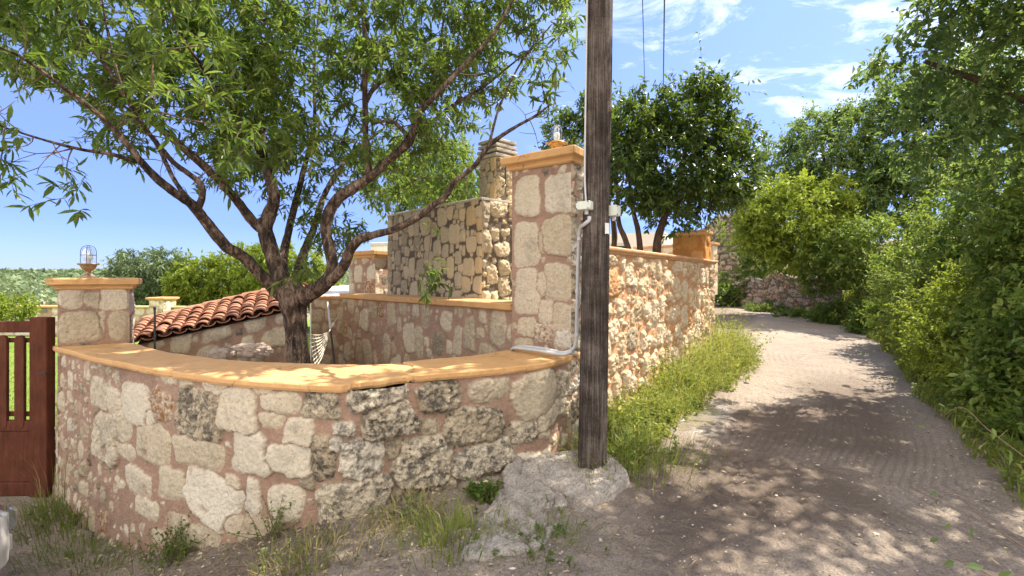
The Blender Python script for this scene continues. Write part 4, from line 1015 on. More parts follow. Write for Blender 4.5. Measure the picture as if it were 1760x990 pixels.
# ================================================================== HOUSES BEHIND
def house(name, label, A, B, depth, z0, z1, wins, roofmat, wallmat, over=.05, field=None, step=.05, fl=None):
    q4 = quad_from(A, B, depth); root = thing(name, label, 'house', (*((q4[0] + q4[2]) / 2), z0))
    mb = MB()
    if field is None:
        V, FL = prism([q4[0], q4[3], q4[2], q4[1]], z0, z1); mb.add(V, FL)
    else: masonry_box(mb, q4, z0, z1, [field] * 4, [step] * 4, 5)
    wl = mesh('wall', mb, wallmat, root, smooth=False)
    if roofmat:
        mb = MB(); mb.add(*cap_mesh(q4, z1 - .01, [(.0, 0), (over, .02), (over, .16), (over - .03, .18), (0, .19)], 20)); mesh('roof', mb, roofmat, root)
    A_, T_, N_, L_ = face_axes(A, B)
    for (u, z, hw, hh) in wins:
        c = A_ + T_ * u + N_ * .005
        mb = MB()
        for (du, dz, a, b) in ((0, hh, hw + .06, .05), (0, -hh, hw + .06, .05), (-hw, 0, .05, hh), (hw, 0, .05, hh)):
            V, FL = box(c + T_ * du, T_, N_, a, .05, z + dz - b, z + dz + b, .005); mb.add(V, FL)
        fr = mesh('window', mb, M['slab'], root)
        mb = MB(); V, FL = box(c, T_, N_, hw, .012, z - hh, z + hh, .003); mb.add(V, FL); mesh('pane', mb, M['pane'], fr)
    return root
# pale house seen through the orange tree trunks
house('house', 'pale plastered house behind the orange tree trunks', (P(1000, 0, 17)[0], 17.5), (P(1130, 0, 17)[0], 16.2), 5, 1.2, 3.25, [(1.4, 2.4, .35, .45)], None, M['plaster'])
def wf(U, V): return far_fld(181)(U, V)
long_wall('garden_wall', 'pale sunlit stone wall behind the orange tree trunks', (P(1098, 0, 14)[0], 14.4), (P(1190, 0, 14)[0], 12.6), .3, 1.2, 2.55, far_fld(182), .04, 182, M['wall_road'], [(.02, 0), (.05, .02), (.05, .07), (0, .08)], M['coping_pink'])
house('house', 'white house with a grey flat roof, glimpsed between tree and barbecue', (P(636, 0, 24)[0], 24.2), (P(700, 0, 24)[0], 23.4), 4, 1.2, 3.3, [(.6, 2.5, .2, .3)], M['slab'], M['plaster'])
long_wall('garden_wall', 'sunny low wall glimpsed between the small pillar and the barbecue', (P(630, 0, 15)[0], 15.5), (P(690, 0, 15)[0], 14.6), .3, 1.2, 1.95, far_fld(184), .04, 184, M['wall_road'], [(.02, 0), (.05, .02), (.05, .07), (0, .08)], M['slab'])
# ruined stone house at the bend of the road
def ruin_fld(U, V):
    st = fill(0, U[-1], V[0], V[-1], [(.3, .55, .2, .36, 300), (.16, .3, .12, .22, 900), (.08, .15, .07, .12, 900)], 191, (), .008, (.4, .85), .04, .03); return stone_field(U, V, st, 191, .03)
RA, RB = (P(1215, 0, 27)[0], 27.2), (P(1345, 0, 27)[0], 26.6)
q4 = quad_from(RA, RB, 4.5)
root = thing('ruined_house', 'old rubble stone house with one narrow window at the bend of the lane', 'house', (*((q4[0] + q4[2]) / 2), 0))
mb = MB(); masonry_face(mb, q4[0], q4[1], 1.35, 5.3, ruin_fld, .035, 193, ztop=[4.7, 5.3, 5.35, 4.9, 4.75, 4.3])
for k in (1, 2, 3): masonry_face(mb, q4[k], q4[(k + 1) % 4], -.2, 4.6, ruin_fld, .12, 195 + k)
wl = mesh('rubble_wall', mb, M['rubble'], root, smooth=True)
mb = MB(); V, FL = prism([q4[0] + [0, .02], q4[3], q4[2], q4[1] + [0, .02]], -.2, 1.35); mb.add(V, FL); mesh('plastered_base', mb, M['plaster'], root)
A_, T_, N_, L_ = face_axes(*q4[:2]); 
u, z, d_, k_ = px_on_face(q4[0], q4[1], 1288, 446)
mb = MB()
for (du, dz, a, b) in ((0, .34, .32, .06), (0, -.34, .32, .06), (-.24, 0, .08, .28), (.24, 0, .08, .28)):
    V, FL = box(A_ + T_ * (u + du) + N_ * .05, T_, N_, a, .06, z + dz - b, z + dz + b, .01); mb.add(V, FL)
fr = mesh('window', mb, M['slab'], root)
mb = MB(); V, FL = box(A_ + T_ * u + N_ * .055, T_, N_, .16, .02, z - .28, z + .28, .003); mb.add(V, FL); mesh('pane', mb, M['pane'], fr)
u, z, d_, k_ = px_on_face(q4[0], q4[1], 1247, 487)
mb = MB(); V, FL = box(A_ + T_ * u + N_ * .01, T_, N_, .34, .03, .2, 1.40, .005); mb.add(V, FL); mesh('dark_opening', mb, M['bark_dark'], root)  # dark panel: the shade inside the opening is drawn as colour
# collapsed dry stone wall beside the lane
def dry_fld(U, V):
    st = fill(0, U[-1], V[0], V[-1], [(.4, .7, .25, .45, 260), (.2, .36, .15, .28, 900), (.08, .16, .07, .14, 1200)], 201, (), .004, (.35, .95), .10, .05); return stone_field(U, V, st, 201, .05, .04)
DA, DB = (11.0, 24.0), (12.4, 17.6)
q4 = quad_from(DA, DB, .9)
root = thing('dry_stone_wall', 'low crumbling dry stone wall beside the lane, half overgrown', 'wall', (*((q4[0] + q4[2]) / 2), .2))
mb = MB(); masonry_face(mb, q4[0], q4[1], -.1, 2.0, dry_fld, .035, 203, ztop=[1.15, 1.35, 1.75, 1.6, 2.0, 1.7, 1.6, 1.75, 1.4], mort=.05)
V = np.array([[*q4[0], 1.2], [*q4[1], 1.4], [*q4[2], 1.2], [*q4[3], 1.0]]); mb.add(V, np.array([[0, 1, 2, 3]]), m=.5, t=.4)
mesh('stonework', mb, M['rubble'], root, smooth=True)
o = rock('boulder', '', P(1348, 486, 21.0), .5, .4, .34, 21, M['rock']); tag(o, 'large pinkish boulder on top of the crumbling dry stone wall', 'boulder')

# ================================================================== PARKED CAR (only its front corner reaches into the picture)
def build_car():
    gx0, gy0 = -3.70, 3.60; gzr = float(ground_z(-3.6, 2.5)); Wc, Lc = 1.74, 3.9
    root = thing('parked_car', 'silver car, only the corner of its nose showing at the lower left edge', 'car', (gx0 - Wc / 2, gy0 - Lc / 2, gzr))
    cx = gx0 - Wc / 2
    # sections from nose (y max) to tail: (y offset back, half width, z low, z belt, z top, half width top)
    S = [(0.00, .60, .30, .50, .56, .50), (.05, .76, .24, .58, .68, .64), (.22, .84, .20, .66, .78, .70), (.75, .87, .19, .74, .88, .72), (1.15, .87, .19, .80, .96, .70), (1.75, .87, .19, .84, 1.40, .60), (2.4, .87, .19, .86, 1.48, .60), (3.1, .87, .19, .86, 1.42, .58), (3.7, .84, .22, .84, 1.08, .66), (3.9, .70, .34, .70, .80, .60)]
    S = catmull(np.array(S), 5); V = []
    for (yo, hw, zl, zb, zt, ht) in S:
        h = [(-hw * .9, zl), (-hw, zl + .08), (-hw * 1.01, (zl + zb) / 2), (-hw, zb), (-ht - .02, zt - .04), (-ht + .10, zt), (0, zt + .02), (ht - .10, zt), (ht + .02, zt - .04), (hw, zb), (hw * 1.01, (zl + zb) / 2), (hw, zl + .08), (hw * .9, zl)]
        V.append([[cx + a, gy0 - yo, gzr + b] for a, b in h])
    V = np.array(V); n_ = V.shape[1]
    mb = MB(); mb.add(V, [grid_faces(len(V), n_), np.array([list(range(n_))]), np.array([[(len(V) - 1) * n_ + k for k in range(n_ - 1, -1, -1)]])])
    mesh('body', mb, M['carpaint'], root, smooth=True)
    for sx_ in (-1, 1):
        mb = MB(); V, FL = obox((cx + sx_ * .66, gy0 - .08, gzr + .60), nrm((1, -.35 * sx_, 0)), nrm((.35 * sx_, 1, 0)), (0, 0, 1), .15, .09, .075, .02); mb.add(V, FL)
        hl = mesh('headlight', mb, M['glass'], root)
        mb = MB(); V, FL = obox((cx + sx_ * .65, gy0 - .08, gzr + .60), nrm((1, -.35 * sx_, 0)), nrm((.35 * sx_, 1, 0)), (0, 0, 1), .13, .06, .06, .02); mb.add(V, FL); mesh('reflector', mb, M['white'], hl)
        for yo in (.78, 3.1):
            c = np.array([cx + sx_ * .82, gy0 - yo, gzr + .30]); mb = MB()
            V, FL = tube([c - [sx_ * .1, 0, 0], c + [sx_ * .08, 0, 0]], .30, 28); mb.add(V, FL); wh = mesh('wheel', mb, M['black'], root)
            mb = MB(); V, FL = tube([c + [sx_ * .06, 0, 0], c + [sx_ * .09, 0, 0]], .19, 20); mb.add(V, FL); mesh('rim', mb, M['carpaint'], wh)
    mb = MB(); V, FL = obox((cx, gy0 - .015, gzr + .38), (1, 0, 0), (0, 1, 0), (0, 0, 1), .72, .045, .07, .02); mb.add(V, FL); mesh('bumper', mb, M['carpaint'], root)
    mb = MB(); V, FL = obox((cx, gy0 + .012, gzr + .50), (1, 0, 0), (0, 1, 0), (0, 0, 1), .42, .02, .04, .01); mb.add(V, FL); mesh('grille', mb, M['black'], root)
    mb = MB(); w0, w1 = (gy0 - 1.22, gzr + 1.02), (gy0 - 1.66, gzr + 1.36)
    mb.add([[cx - .66, *w0], [cx + .66, *w0], [cx + .56, *w1], [cx - .56, *w1]], np.array([[0, 1, 2, 3]])); mb2 = mesh('windscreen', mb, M['pane'], root)
build_car()
# ================================================================== VEGETATION
def leaf_add(mb, pos, axis, nor, L, W, t, det=1, fold=.18, curl=.18):
    axis = nrm(axis); side = nrm(np.cross(axis, nor)); nor = np.cross(side, axis)
    L = np.broadcast_to(L, (len(pos),))[:, None]; W = np.broadcast_to(W, (len(pos),))[:, None]
    n_ = len(pos); t = np.broadcast_to(t, (n_,))
    if det == 0:
        mid = pos + axis * L * .45 + nor * fold * W * .5
        V = np.stack([pos, mid - side * W * .5, mid + side * W * .5, pos + axis * L - nor * curl * L], 1)
        f = np.array([[0, 2, 3], [0, 3, 1]]); k = 4
    else:
        def at(a, s, c): return pos + axis * L * a + side * W * s + nor * (abs(s) * fold * W * 2 - curl * L * a * a)
        V = np.stack([pos, at(.28, -.40, 0), at(.28, .40, 0), at(.28, 0, 0), at(.62, -.42, 0), at(.62, .42, 0), at(.62, 0, 0), at(1, 0, 0)], 1)
        f = np.array([[0, 2, 3], [0, 3, 1], [3, 2, 5], [3, 5, 6], [1, 3, 6], [1, 6, 4], [6, 5, 7], [4, 6, 7]]); k = 8
    Fc = (f[None] + (np.arange(n_) * k)[:, None, None]).reshape(-1, 3)
    mb.add(V.reshape(-1, 3), Fc, t=np.repeat(t, k))
def rdir(n_): return nrm(rng.normal(size=(n_, 3)))
def grow(limbs_pts, clumps, r0=.010):
    """link every clump to the nearest wood already there: returns start points, and orders by distance"""
    wood = np.vstack(limbs_pts)[:, :3]; c = np.asarray(clumps)
    d = np.array([np.min(np.linalg.norm(wood - q, axis=1)) for q in c]); order = np.argsort(d)
    pts = [p for p in wood]; arr = np.zeros((len(wood) + 3 * len(c), 3)); arr[:len(wood)] = wood; k = len(wood)
    A, Bc, C = [], [], []
    for i in order:
        q = c[i]; dd = np.linalg.norm(arr[:k] - q, axis=1) + .25 * np.maximum(arr[:k, 2] - q[2], 0)
        s = arr[np.argmin(dd)]; m = (s + q) / 2 + rng.normal(0, .10, 3) * np.linalg.norm(q - s) + [0, 0, .08 * np.linalg.norm(q - s)]
        A.append(s); Bc.append(m); C.append(q)
        for t in (.5, .8, 1.0): arr[k] = (1 - t) ** 2 * s + 2 * t * (1 - t) * m + t * t * q; k += 1
    A, Bc, C = np.array(A), np.array(Bc), np.array(C)
    return order, A, Bc, C
def twig_leaves(mb, tw, origin, tdir, tl, n_leaf, L, W, droop=.5, spread=.9, tmean=.5, tvar=.22, det=1, wv=.25):
    """twigs (N) with n_leaf leaves each"""
    N_ = len(origin); s = (np.arange(n_leaf) + .6) / n_leaf
    s = s[None, :] + rng.uniform(-.04, .04, (N_, n_leaf))
    bend = np.array([0, 0, -1.0]) * droop * .35
    p = origin[:, None] + (tdir * tl[:, None])[:, None] * s[..., None] + (bend * tl[:, None])[:, None] * (s ** 2)[..., None]
    ax = nrm(tdir[:, None] * .55 + rdir(N_ * n_leaf).reshape(N_, n_leaf, 3) * spread + np.array([0, 0, -droop]))
    nr = nrm(np.array([0, 0, 1.0]) * 1.0 + rdir(N_ * n_leaf).reshape(N_, n_leaf, 3) * .75)
    q = N_ * n_leaf; k = rng.uniform(1 - wv, 1 + wv, q)
    tm = np.repeat(np.broadcast_to(tmean, (N_,)), n_leaf)
    leaf_add(mb, p.reshape(-1, 3), ax.reshape(-1, 3), nr.reshape(-1, 3), L * k, W * k, np.clip(tm + rng.normal(0, tvar, q), 0, 1), det)
    if tw is not None:
        V, f = tubes_many(origin, origin + tdir * tl[:, None] * .5, origin + (tdir + bend) * tl[:, None], np.full(N_, .0032), np.full(N_, .0012), 3); tw.add(V, f)

# ------------------------------------------------------------------ the almond tree
def build_almond():
    b = P(513, 640, 4.95); root = thing('almond_tree', 'spreading almond tree with long drooping leaves, its trunk behind the curved wall', 'tree', (b[0], b[1], -.5))
    LR = lambda r: np.interp(r, [0, 4, 10, 20, 30], [.85, .78, .70, .70, .78])
    def limb(L, name, n_=12, k=10, seed=0):
        q = catmull([np.append(P(x, y, d), r * d / F * LR(r)) for x, y, d, r in L], k)
        mb = MB(); V, FL = tube(q[:, :3], q[:, 3], n_, .20, 300 + seed, 16); mb.add(V, FL); mesh(name, mb, M['bark'], root, smooth=True)
        return q
    limbs = []
    limb([(512, 860, 4.95, 34), (514, 720, 4.95, 27), (514, 640, 4.95, 25), (511, 590, 4.95, 24), (507, 550, 4.95, 25), (504, 520, 4.95, 29), (500, 497, 4.95, 27), (498, 480, 4.97, 14)], 'trunk', 24, 14, 1)
    Ls = [
     [(496, 512, 4.95, 20), (474, 499, 4.88, 15), (451, 475, 4.75, 14), (420, 443, 4.6, 13), (388, 422, 4.45, 13.5), (356, 384, 4.3, 13), (330, 352, 4.15, 12), (300, 331, 4.05, 10), (271, 308, 3.95, 9), (242, 277, 3.85, 8), (205, 232, 3.75, 6.5), (160, 189, 3.6, 5), (95, 140, 3.4, 4), (30, 95, 3.2, 2.6), (-60, 60, 3.0, 1.5)],
     [(236, 278, 3.85, 5), (190, 265, 3.75, 4.2), (145, 258, 3.65, 3.6), (95, 246, 3.5, 2.8), (48, 232, 3.35, 2.2), (0, 216, 3.2, 1.6), (-50, 195, 3.1, 1)],
     [(338, 362, 4.18, 9), (347, 340, 4.17, 7.5), (346, 318, 4.15, 7), (325, 299, 4.1, 6), (300, 281, 4.02, 5.5), (278, 256, 3.95, 5), (262, 237, 3.9, 4.5), (225, 185, 3.8, 3.4), (200, 120, 3.7, 2.6), (180, 30, 3.5, 1.8), (170, -60, 3.4, 1)],
     [(492, 505, 5.0, 22), (478, 470, 5.05, 19), (466, 430, 5.1, 18), (456, 395, 5.12, 18), (462, 370, 5.15, 16), (472, 342, 5.18, 13), (463, 305, 5.2, 12.5), (452, 272, 5.2, 12), (447, 235, 5.2, 12), (445, 195, 5.2, 11), (438, 150, 5.2, 10), (428, 110, 5.2, 9.5), (427, 78, 5.2, 9), (433, 40, 5.2, 7), (441, 0, 5.2, 6), (446, -70, 5.2, 5), (440, -160, 5.2, 3), (450, -260, 5.2, 1.5)],
     [(456, 398, 5.12, 13), (437, 383, 5.05, 12), (405, 342, 4.9, 10.5), (368, 302, 4.7, 10), (320, 258, 4.5, 9), (271, 217, 4.3, 8), (240, 190, 4.15, 6.5), (218, 168, 4.05, 6), (188, 122, 3.9, 4.5), (155, 73, 3.7, 3.5), (122, 0, 3.5, 2.6), (95, -70, 3.4, 1.5)],
     [(510, 512, 4.92, 20), (536, 500, 4.85, 17), (558, 484, 4.8, 15), (571, 460, 4.78, 14), (566, 425, 4.8, 14), (560, 392, 4.8, 13), (566, 365, 4.8, 14), (580, 343, 4.8, 13.5), (603, 326, 4.8, 13), (627, 310, 4.78, 12), (645, 297, 4.76, 10.5), (659, 283, 4.75, 10), (684, 262, 4.72, 9), (706, 241, 4.7, 8.5), (716, 200, 4.65, 7), (752, 160, 4.6, 6), (800, 110, 4.5, 5), (850, 55, 4.4, 3.8), (890, -20, 4.3, 2.5), (920, -100, 4.3, 1.5)],
     [(520, 515, 4.9, 17), (560, 489, 4.75, 15), (590, 458, 4.6, 13), (603, 428, 4.55, 12), (620, 411, 4.5, 11), (641, 404, 4.45, 9.5), (678, 394, 4.4, 8.5), (720, 372, 4.35, 8), (745, 352, 4.3, 7.5), (764, 339, 4.28, 7), (780, 314, 4.25, 6.5), (798, 299, 4.22, 6), (818, 282, 4.2, 5.2), (838, 254, 4.15, 4.8), (858, 236, 4.12, 4.5), (890, 216, 4.05, 3.4), (922, 198, 4.0, 2.6), (948, 178, 3.95, 1.6)],
     [(632, 300, 4.78, 8.5), (633, 283, 4.8, 8), (629, 250, 4.82, 7), (628, 200, 4.85, 6.5), (627, 130, 4.9, 6), (627, 60, 4.95, 5), (622, -10, 5, 4), (612, -90, 5.1, 3), (620, -180, 5.1, 1.5)],
     [(706, 241, 4.7, 6), (690, 222, 4.8, 4.5), (672, 208, 4.85, 3.8), (640, 212, 4.9, 3)],
     [(690, 128, 5.2, 4.5), (660, 138, 5.2, 5), (640, 155, 5.1, 5), (630, 175, 4.9, 5)],
     [(505, 508, 5.05, 17), (512, 470, 5.4, 13), (524, 430, 5.8, 10), (540, 390, 6.2, 8), (560, 330, 6.6, 6), (600, 270, 6.9, 4), (660, 220, 7.2, 2.5)],
     [(502, 505, 5.0, 14), (486, 455, 5.45, 11), (500, 380, 5.9, 8), (520, 300, 6.2, 6), (540, 210, 6.4, 4), (540, 110, 6.6, 3), (550, 0, 6.8, 2)],
     [(715, 205, 4.66, 6), (740, 210, 4.9, 5), (780, 180, 5.2, 4), (830, 150, 5.5, 3), (880, 110, 5.7, 2), (930, 70, 5.8, 1.2)],
     [(441, 0, 5.2, 5), (400, -40, 4.7, 4), (360, -70, 4.2, 3), (320, -90, 3.7, 2)],
     [(330, 350, 4.15, 6), (300, 310, 4.5, 5), (270, 250, 4.8, 4), (230, 190, 5.0, 3), (180, 130, 5.1, 2)],
     [(660, 282, 4.75, 5), (700, 235, 5.2, 4), (740, 150, 5.5, 3), (760, 50, 5.7, 2.2), (770, -50, 5.8, 1.2)],
     [(452, 272, 5.2, 6), (410, 200, 4.7, 4.5), (360, 130, 4.2, 3.4), (310, 60, 3.8, 2.4), (290, 0, 3.6, 1.4)],
     [(840, 250, 4.15, 3), (860, 180, 4.3, 2.6), (900, 100, 4.4, 2), (950, 40, 4.5, 1.4)],
    ]
    for i, L in enumerate(Ls): limbs.append(limb(L, 'branch', 12 if L[0][3] > 7 else 8, 10, 10 + i))
    lb = lambda x: np.interp(x, [-80, 0, 40, 120, 200, 260, 330, 400, 480, 540, 620, 700, 790, 850, 900, 950, 1000], [130, 140, 145, 180, 235, 235, 245, 300, 320, 320, 310, 310, 225, 180, 165, 120, 60])
    cl = []
    def region(n_, x0, x1, y0, d0, d1, low=None, pw=1.0):
        c = 0
        while c < n_:
            x = rng.uniform(x0, x1); hi = (low if low is not None else lb(x)); u = rng.random() ** pw
            y = hi - 26 - (hi - y0) * u; d = rng.uniform(d0, d1)
            if y > hi - 20: continue
            cl.append(P(x, y, d)); c += 1
    region(85, -70, 420, -120, 3.3, 4.5)
    region(135, -60, 520, -120, 4.2, 5.8)
    region(120, 380, 800, -140, 4.4, 5.4)
    region(100, 330, 860, -160, 5.4, 7.0)
    region(100, 700, 985, -120, 4.9, 6.3, None, .9)
    region(34, 620, 800, 200, 6.2, 7.4, 370)
    region(22, 500, 610, 250, 5.5, 6.6, 455)
    region(30, 370, 500, 200, 5.2, 6.4, 365)
    region(26, 170, 400, 120, 4.4, 5.6, 290)
    for (x, y, d) in ((115, 312, 3.6), (8, 245, 3.2), (0, 285, 3.2), (735, 480, 4.4), (516, 470, 4.6), (545, 440, 5.3), (930, 165, 4.0), (962, 110, 4.3)): cl.append(P(x, y, d))
    # crown above the frame (throws the shade)
    cen = P(500, 0, 5.0)
    for _ in range(90):
        q = rdir(1)[0] * rng.random() ** .4 * np.array([3.3, 1.9, 1.5]); cl.append(np.array([cen[0] + q[0] - .4, 5.2 + q[1], 5.2 + abs(q[2])]))
    cl = np.array(cl)
    order, A, Bc, C = grow([l[4:] for l in limbs], cl)
    ln = np.linalg.norm(C - A, axis=1)
    tw = MB(); V, f = tubes_many(A, Bc, C, np.clip(.0045 + .006 * ln, .004, .013), np.full(len(A), .0028), 5); tw.add(V, f)
    K = 5; o = np.repeat(C, K, 0) + rng.normal(0, .07, (len(C) * 5, 3)); out = nrm(C - A)
    td = nrm(np.repeat(out, K, 0) * .7 + rdir(len(o)) * .85 + np.array([0, 0, .12]))
    mb = MB()
    tone = np.repeat(np.clip(rng.normal(.46, .2, len(C)) - .12 * (C[:, 1] < 4.3), .05, .95), K)  # near clumps toned darker, their shade is put into the leaf colour
    twig_leaves(mb, tw, o, td, rng.uniform(.10, .26, len(o)), 13, .100, .026, .32, .95, tone, .18, 1, .45)
    o2 = np.repeat(Bc * .5 + C * .5, 2, 0); twig_leaves(mb, tw, o2, nrm(rdir(len(o2)) + [0, 0, .3]), rng.uniform(.08, .18, len(o2)), 8, .10, .027, .3, .95, .5, .18, 1, .4)
    # bare dead twigs
    for l in limbs[:7]:
        ii = rng.integers(len(l) // 3, len(l) - 4, 10); s = l[ii, :3]; e = s + rdir(10) * rng.uniform(.12, .34, (10, 1)); mm = (s + e) / 2 + rng.normal(0, .07, (10, 3))
        V, f = tubes_many(s, mm, e, np.full(10, .0045), np.full(10, .002), 4); tw.add(V, f)
        e2 = mm + rdir(10) * rng.uniform(.08, .2, (10, 1)); V, f = tubes_many(mm * .5 + (s + e) * .25, (mm + e2) / 2 + rng.normal(0, .03, (10, 3)), e2, np.full(10, .003), np.full(10, .0015), 4); tw.add(V, f)
    hang = catmull([P(742, 378, 4.36), P(739, 420, 4.35), P(735, 465, 4.35), P(733, 505, 4.35), P(732, 530, 4.35)], 5); V, FL = tube(hang, .0045, 5); tw.add(V, FL)
    h2 = P(733, 497, 4.35)[None].repeat(3, 0); twig_leaves(mb, tw, h2, nrm(np.array([[.2, 0, -1], [-.3, .1, -.9], [.1, -.2, -.8]])), np.array([.08, .07, .09]), 5, .08, .02, .9, .5, .75, .1, 1)
    h3 = P(742, 392, 4.35)[None].repeat(3, 0); twig_leaves(mb, tw, h3, nrm(np.array([[.6, 0, -.2], [-.3, .1, .2], [.5, -.2, .3]])), np.array([.08, .06, .08]), 3, .08, .02, .4, .6, .75, .1, 1)
    mesh('crown', mb, M['almond'], root); tag(mesh('twigs', tw, M['twig'], root, smooth=True), kind='stuff')
build_almond()

# ------------------------------------------------------------------ generic bushy plant
def bush(name, label, cat, base_, blobs, n_cl, K, nl, L, W, mat, stems=(), tl=(.15, .35), droop=.3, tone=.5, tsd=.16, det=0, group=None, shell=.45, bark=None, part='foliage', tvar=.2, stem_r=.05, spread=.9, shoots=0):
    root = thing(name, label, cat, base_, group)
    bl = np.asarray(blobs, float); wgt = bl[:, 3] * bl[:, 4] * bl[:, 5]; wgt = wgt ** .75 * (bl[:, 6] if bl.shape[1] > 6 else 1); wgt /= wgt.sum()
    bi = rng.choice(len(bl), n_cl, p=wgt); d = rdir(n_cl); rr = shell + (1 - shell) * rng.random(n_cl) ** .6
    rr *= .82 + .36 * vnoise(d[:, 0] * 2.2 + bi, d[:, 1] * 2.2, d[:, 2] * 2.2, 401)
    C = bl[bi, :3] + d * bl[bi, 3:6] * rr[:, None]
    gzv = ground_z(C[:, 0], C[:, 1]) + .04
    C[:, 2] = np.maximum(C[:, 2], gzv)
    wood = []
    bark = bark or M['bark_dark']
    if len(stems):
        for k, S in enumerate(stems):
            q = catmull(S, 7); wood.append(q)
            mb = MB(); V, FL = tube(q[:, :3], q[:, 3], 10, .15, 500 + k, 12); mb.add(V, FL); mesh('trunk' if S[0][3] > .035 else 'stem', mb, bark, root, smooth=True)
    else: wood.append(np.array([[*base_, 1], *[[*(np.array(base_) * (1 - t) + b[:3] * t), 1] for b in bl for t in (.4, .8)]]))
    order, A, Bc, C2 = grow(wood, C); ln = np.linalg.norm(C2 - A, axis=1)
    tw = MB(); V, f = tubes_many(A, Bc, C2, np.clip(.006 * ln + .003, .003, .03), np.full(len(A), .0025), 4); tw.add(V, f)
    mb = MB(); o = np.repeat(C2, K, 0); dd = np.repeat(nrm(C2 - bl[bi[order], :3]), K, 0)
    td = nrm(dd * .8 + rdir(len(o)) * .8 + [0, 0, .15]); tn = np.repeat(np.clip(rng.normal(tone, tsd, len(C2)), .05, .95), K)
    twig_leaves(mb, None, o, td, rng.uniform(*tl, len(o)), nl, L, W, droop, spread, tn, tvar, det, .4)
    if shoots:
        ii = rng.integers(0, len(C2), shoots); o = C2[ii]; dv = nrm(nrm(o - bl[bi[order][ii], :3]) * .8 + rng.normal(0, .35, (shoots, 3)) + [0, 0, .55])
        twig_leaves(mb, tw, o, dv, rng.uniform(1.2, 2.6, shoots) * tl[1], 14, L * .8, W * .8, droop * .8, .75, np.clip(tone + .18 + rng.normal(0, .12, shoots), 0, 1), .12, det)
    tag(mesh('twigs', tw, M['twig'], root, smooth=True), kind='stuff'); mesh(part, mb, mat, root)
    return root
def blob(px, py, d, rx, ry, rd=None):
    c = P(px, py, d); k = d / F
    return (*c, rx * k, rd if rd is not None else (rx + ry) / 2 * k, ry * k)

def st_(pts, d, r0, r1):    # stem through pixels
    m = len(pts); return [np.append(P(x, y, d + (dd if len(q_) > 2 else 0)), r0 + (r1 - r0) * i / (m - 1)) for i, q_ in enumerate(pts) for x, y, dd in [(q_[0], q_[1], q_[2] if len(q_) > 2 else 0)]]
# orange tree behind the road wall
d = 8.6
bush('orange_tree', 'dark glossy orange tree rising behind the sunlit road wall', 'tree', (*P(1125, 430, d)[:2], 1.3),
     [blob(1160, 290, d, 105, 95), blob(1200, 200, d, 55, 70), blob(1105, 230, d, 65, 60), blob(1245, 290, d, 62, 62), blob(1190, 335, d - .3, 90, 40), blob(1080, 300, d - .3, 55, 60), blob(1215, 150, d, 26, 28), blob(1270, 245, d + .2, 30, 34), blob(1110, 190, d, 30, 34), blob(1170, 185, d, 40, 40)],
     680, 4, 9, .095, .042, M['citrus'],
     stems=[st_([(1128, 470), (1130, 415), (1140, 380), (1150, 345), (1170, 300), (1180, 240)], d, .085, .03), st_([(1103, 470), (1098, 405), (1090, 370), (1085, 340), (1080, 290)], d, .06, .025), st_([(1090, 465), (1076, 415), (1064, 385), (1062, 350), (1060, 310)], d, .06, .025),
            st_([(1146, 362), (1190, 330), (1235, 300), (1255, 270)], d, .045, .02), st_([(1088, 365), (1110, 345), (1128, 325), (1150, 290)], d - .2, .04, .02)], tone=.42, tsd=.2, det=1, tl=(.16, .32), droop=.25, shell=.3, shoots=60)
bush('orange_tree', 'second orange tree, mostly hidden behind the wooden pole and tall pillar', 'tree', (*P(1040, 430, 9.6)[:2], 1.3),
     [blob(1000, 270, 9.4, 55, 75), blob(965, 215, 9.4, 32, 34), blob(1040, 250, 9.6, 60, 85), blob(1070, 215, 9.6, 36, 48), blob(955, 240, 9.4, 22, 24), blob(1000, 205, 9.4, 36, 30)],
     230, 4, 9, .095, .042, M['citrus'], stems=[st_([(1052, 460), (1056, 400), (1046, 350), (1020, 300)], 9.6, .07, .03)], tone=.48, tsd=.2, det=1, tl=(.16, .32), shell=.3)

# right-hand side of the lane
bush('shrub', 'bright yellow-green shrub lit by the sun, nearest the ruined house', 'shrub', (*P(1360, 500, 17.5)[:2], 1.2),
     [blob(1360, 375, 17, 88, 66), blob(1310, 365, 17, 40, 40), blob(1420, 345, 17, 44, 40), blob(1370, 425, 16.6, 70, 42), blob(1295, 400, 17, 28, 34)], 560, 4, 9, .15, .062, M['lime'], tone=.55, tsd=.22, tl=(.2, .5), shell=.4, shoots=70)
bush('tree', 'pale-leaved tree, its rounded top against the sky above the yellow-green shrub', 'tree', (*P(1420, 480, 20)[:2], 1.5),
     [blob(1420, 260, 19, 75, 62), blob(1345, 275, 19, 36, 45), blob(1400, 215, 19, 34, 30), blob(1470, 225, 19, 46, 44), blob(1330, 330, 19.5, 40, 40), blob(1440, 320, 19, 90, 55)], 560, 4, 9, .17, .066, M['fig'],
     stems=[st_([(1425, 480), (1430, 400), (1420, 300), (1410, 230)], 19.5, .13, .04), st_([(1430, 420), (1470, 320), (1490, 240)], 19.2, .09, .03)], tone=.68, tsd=.24, tl=(.25, .55), shell=.4, droop=.45, shoots=90)
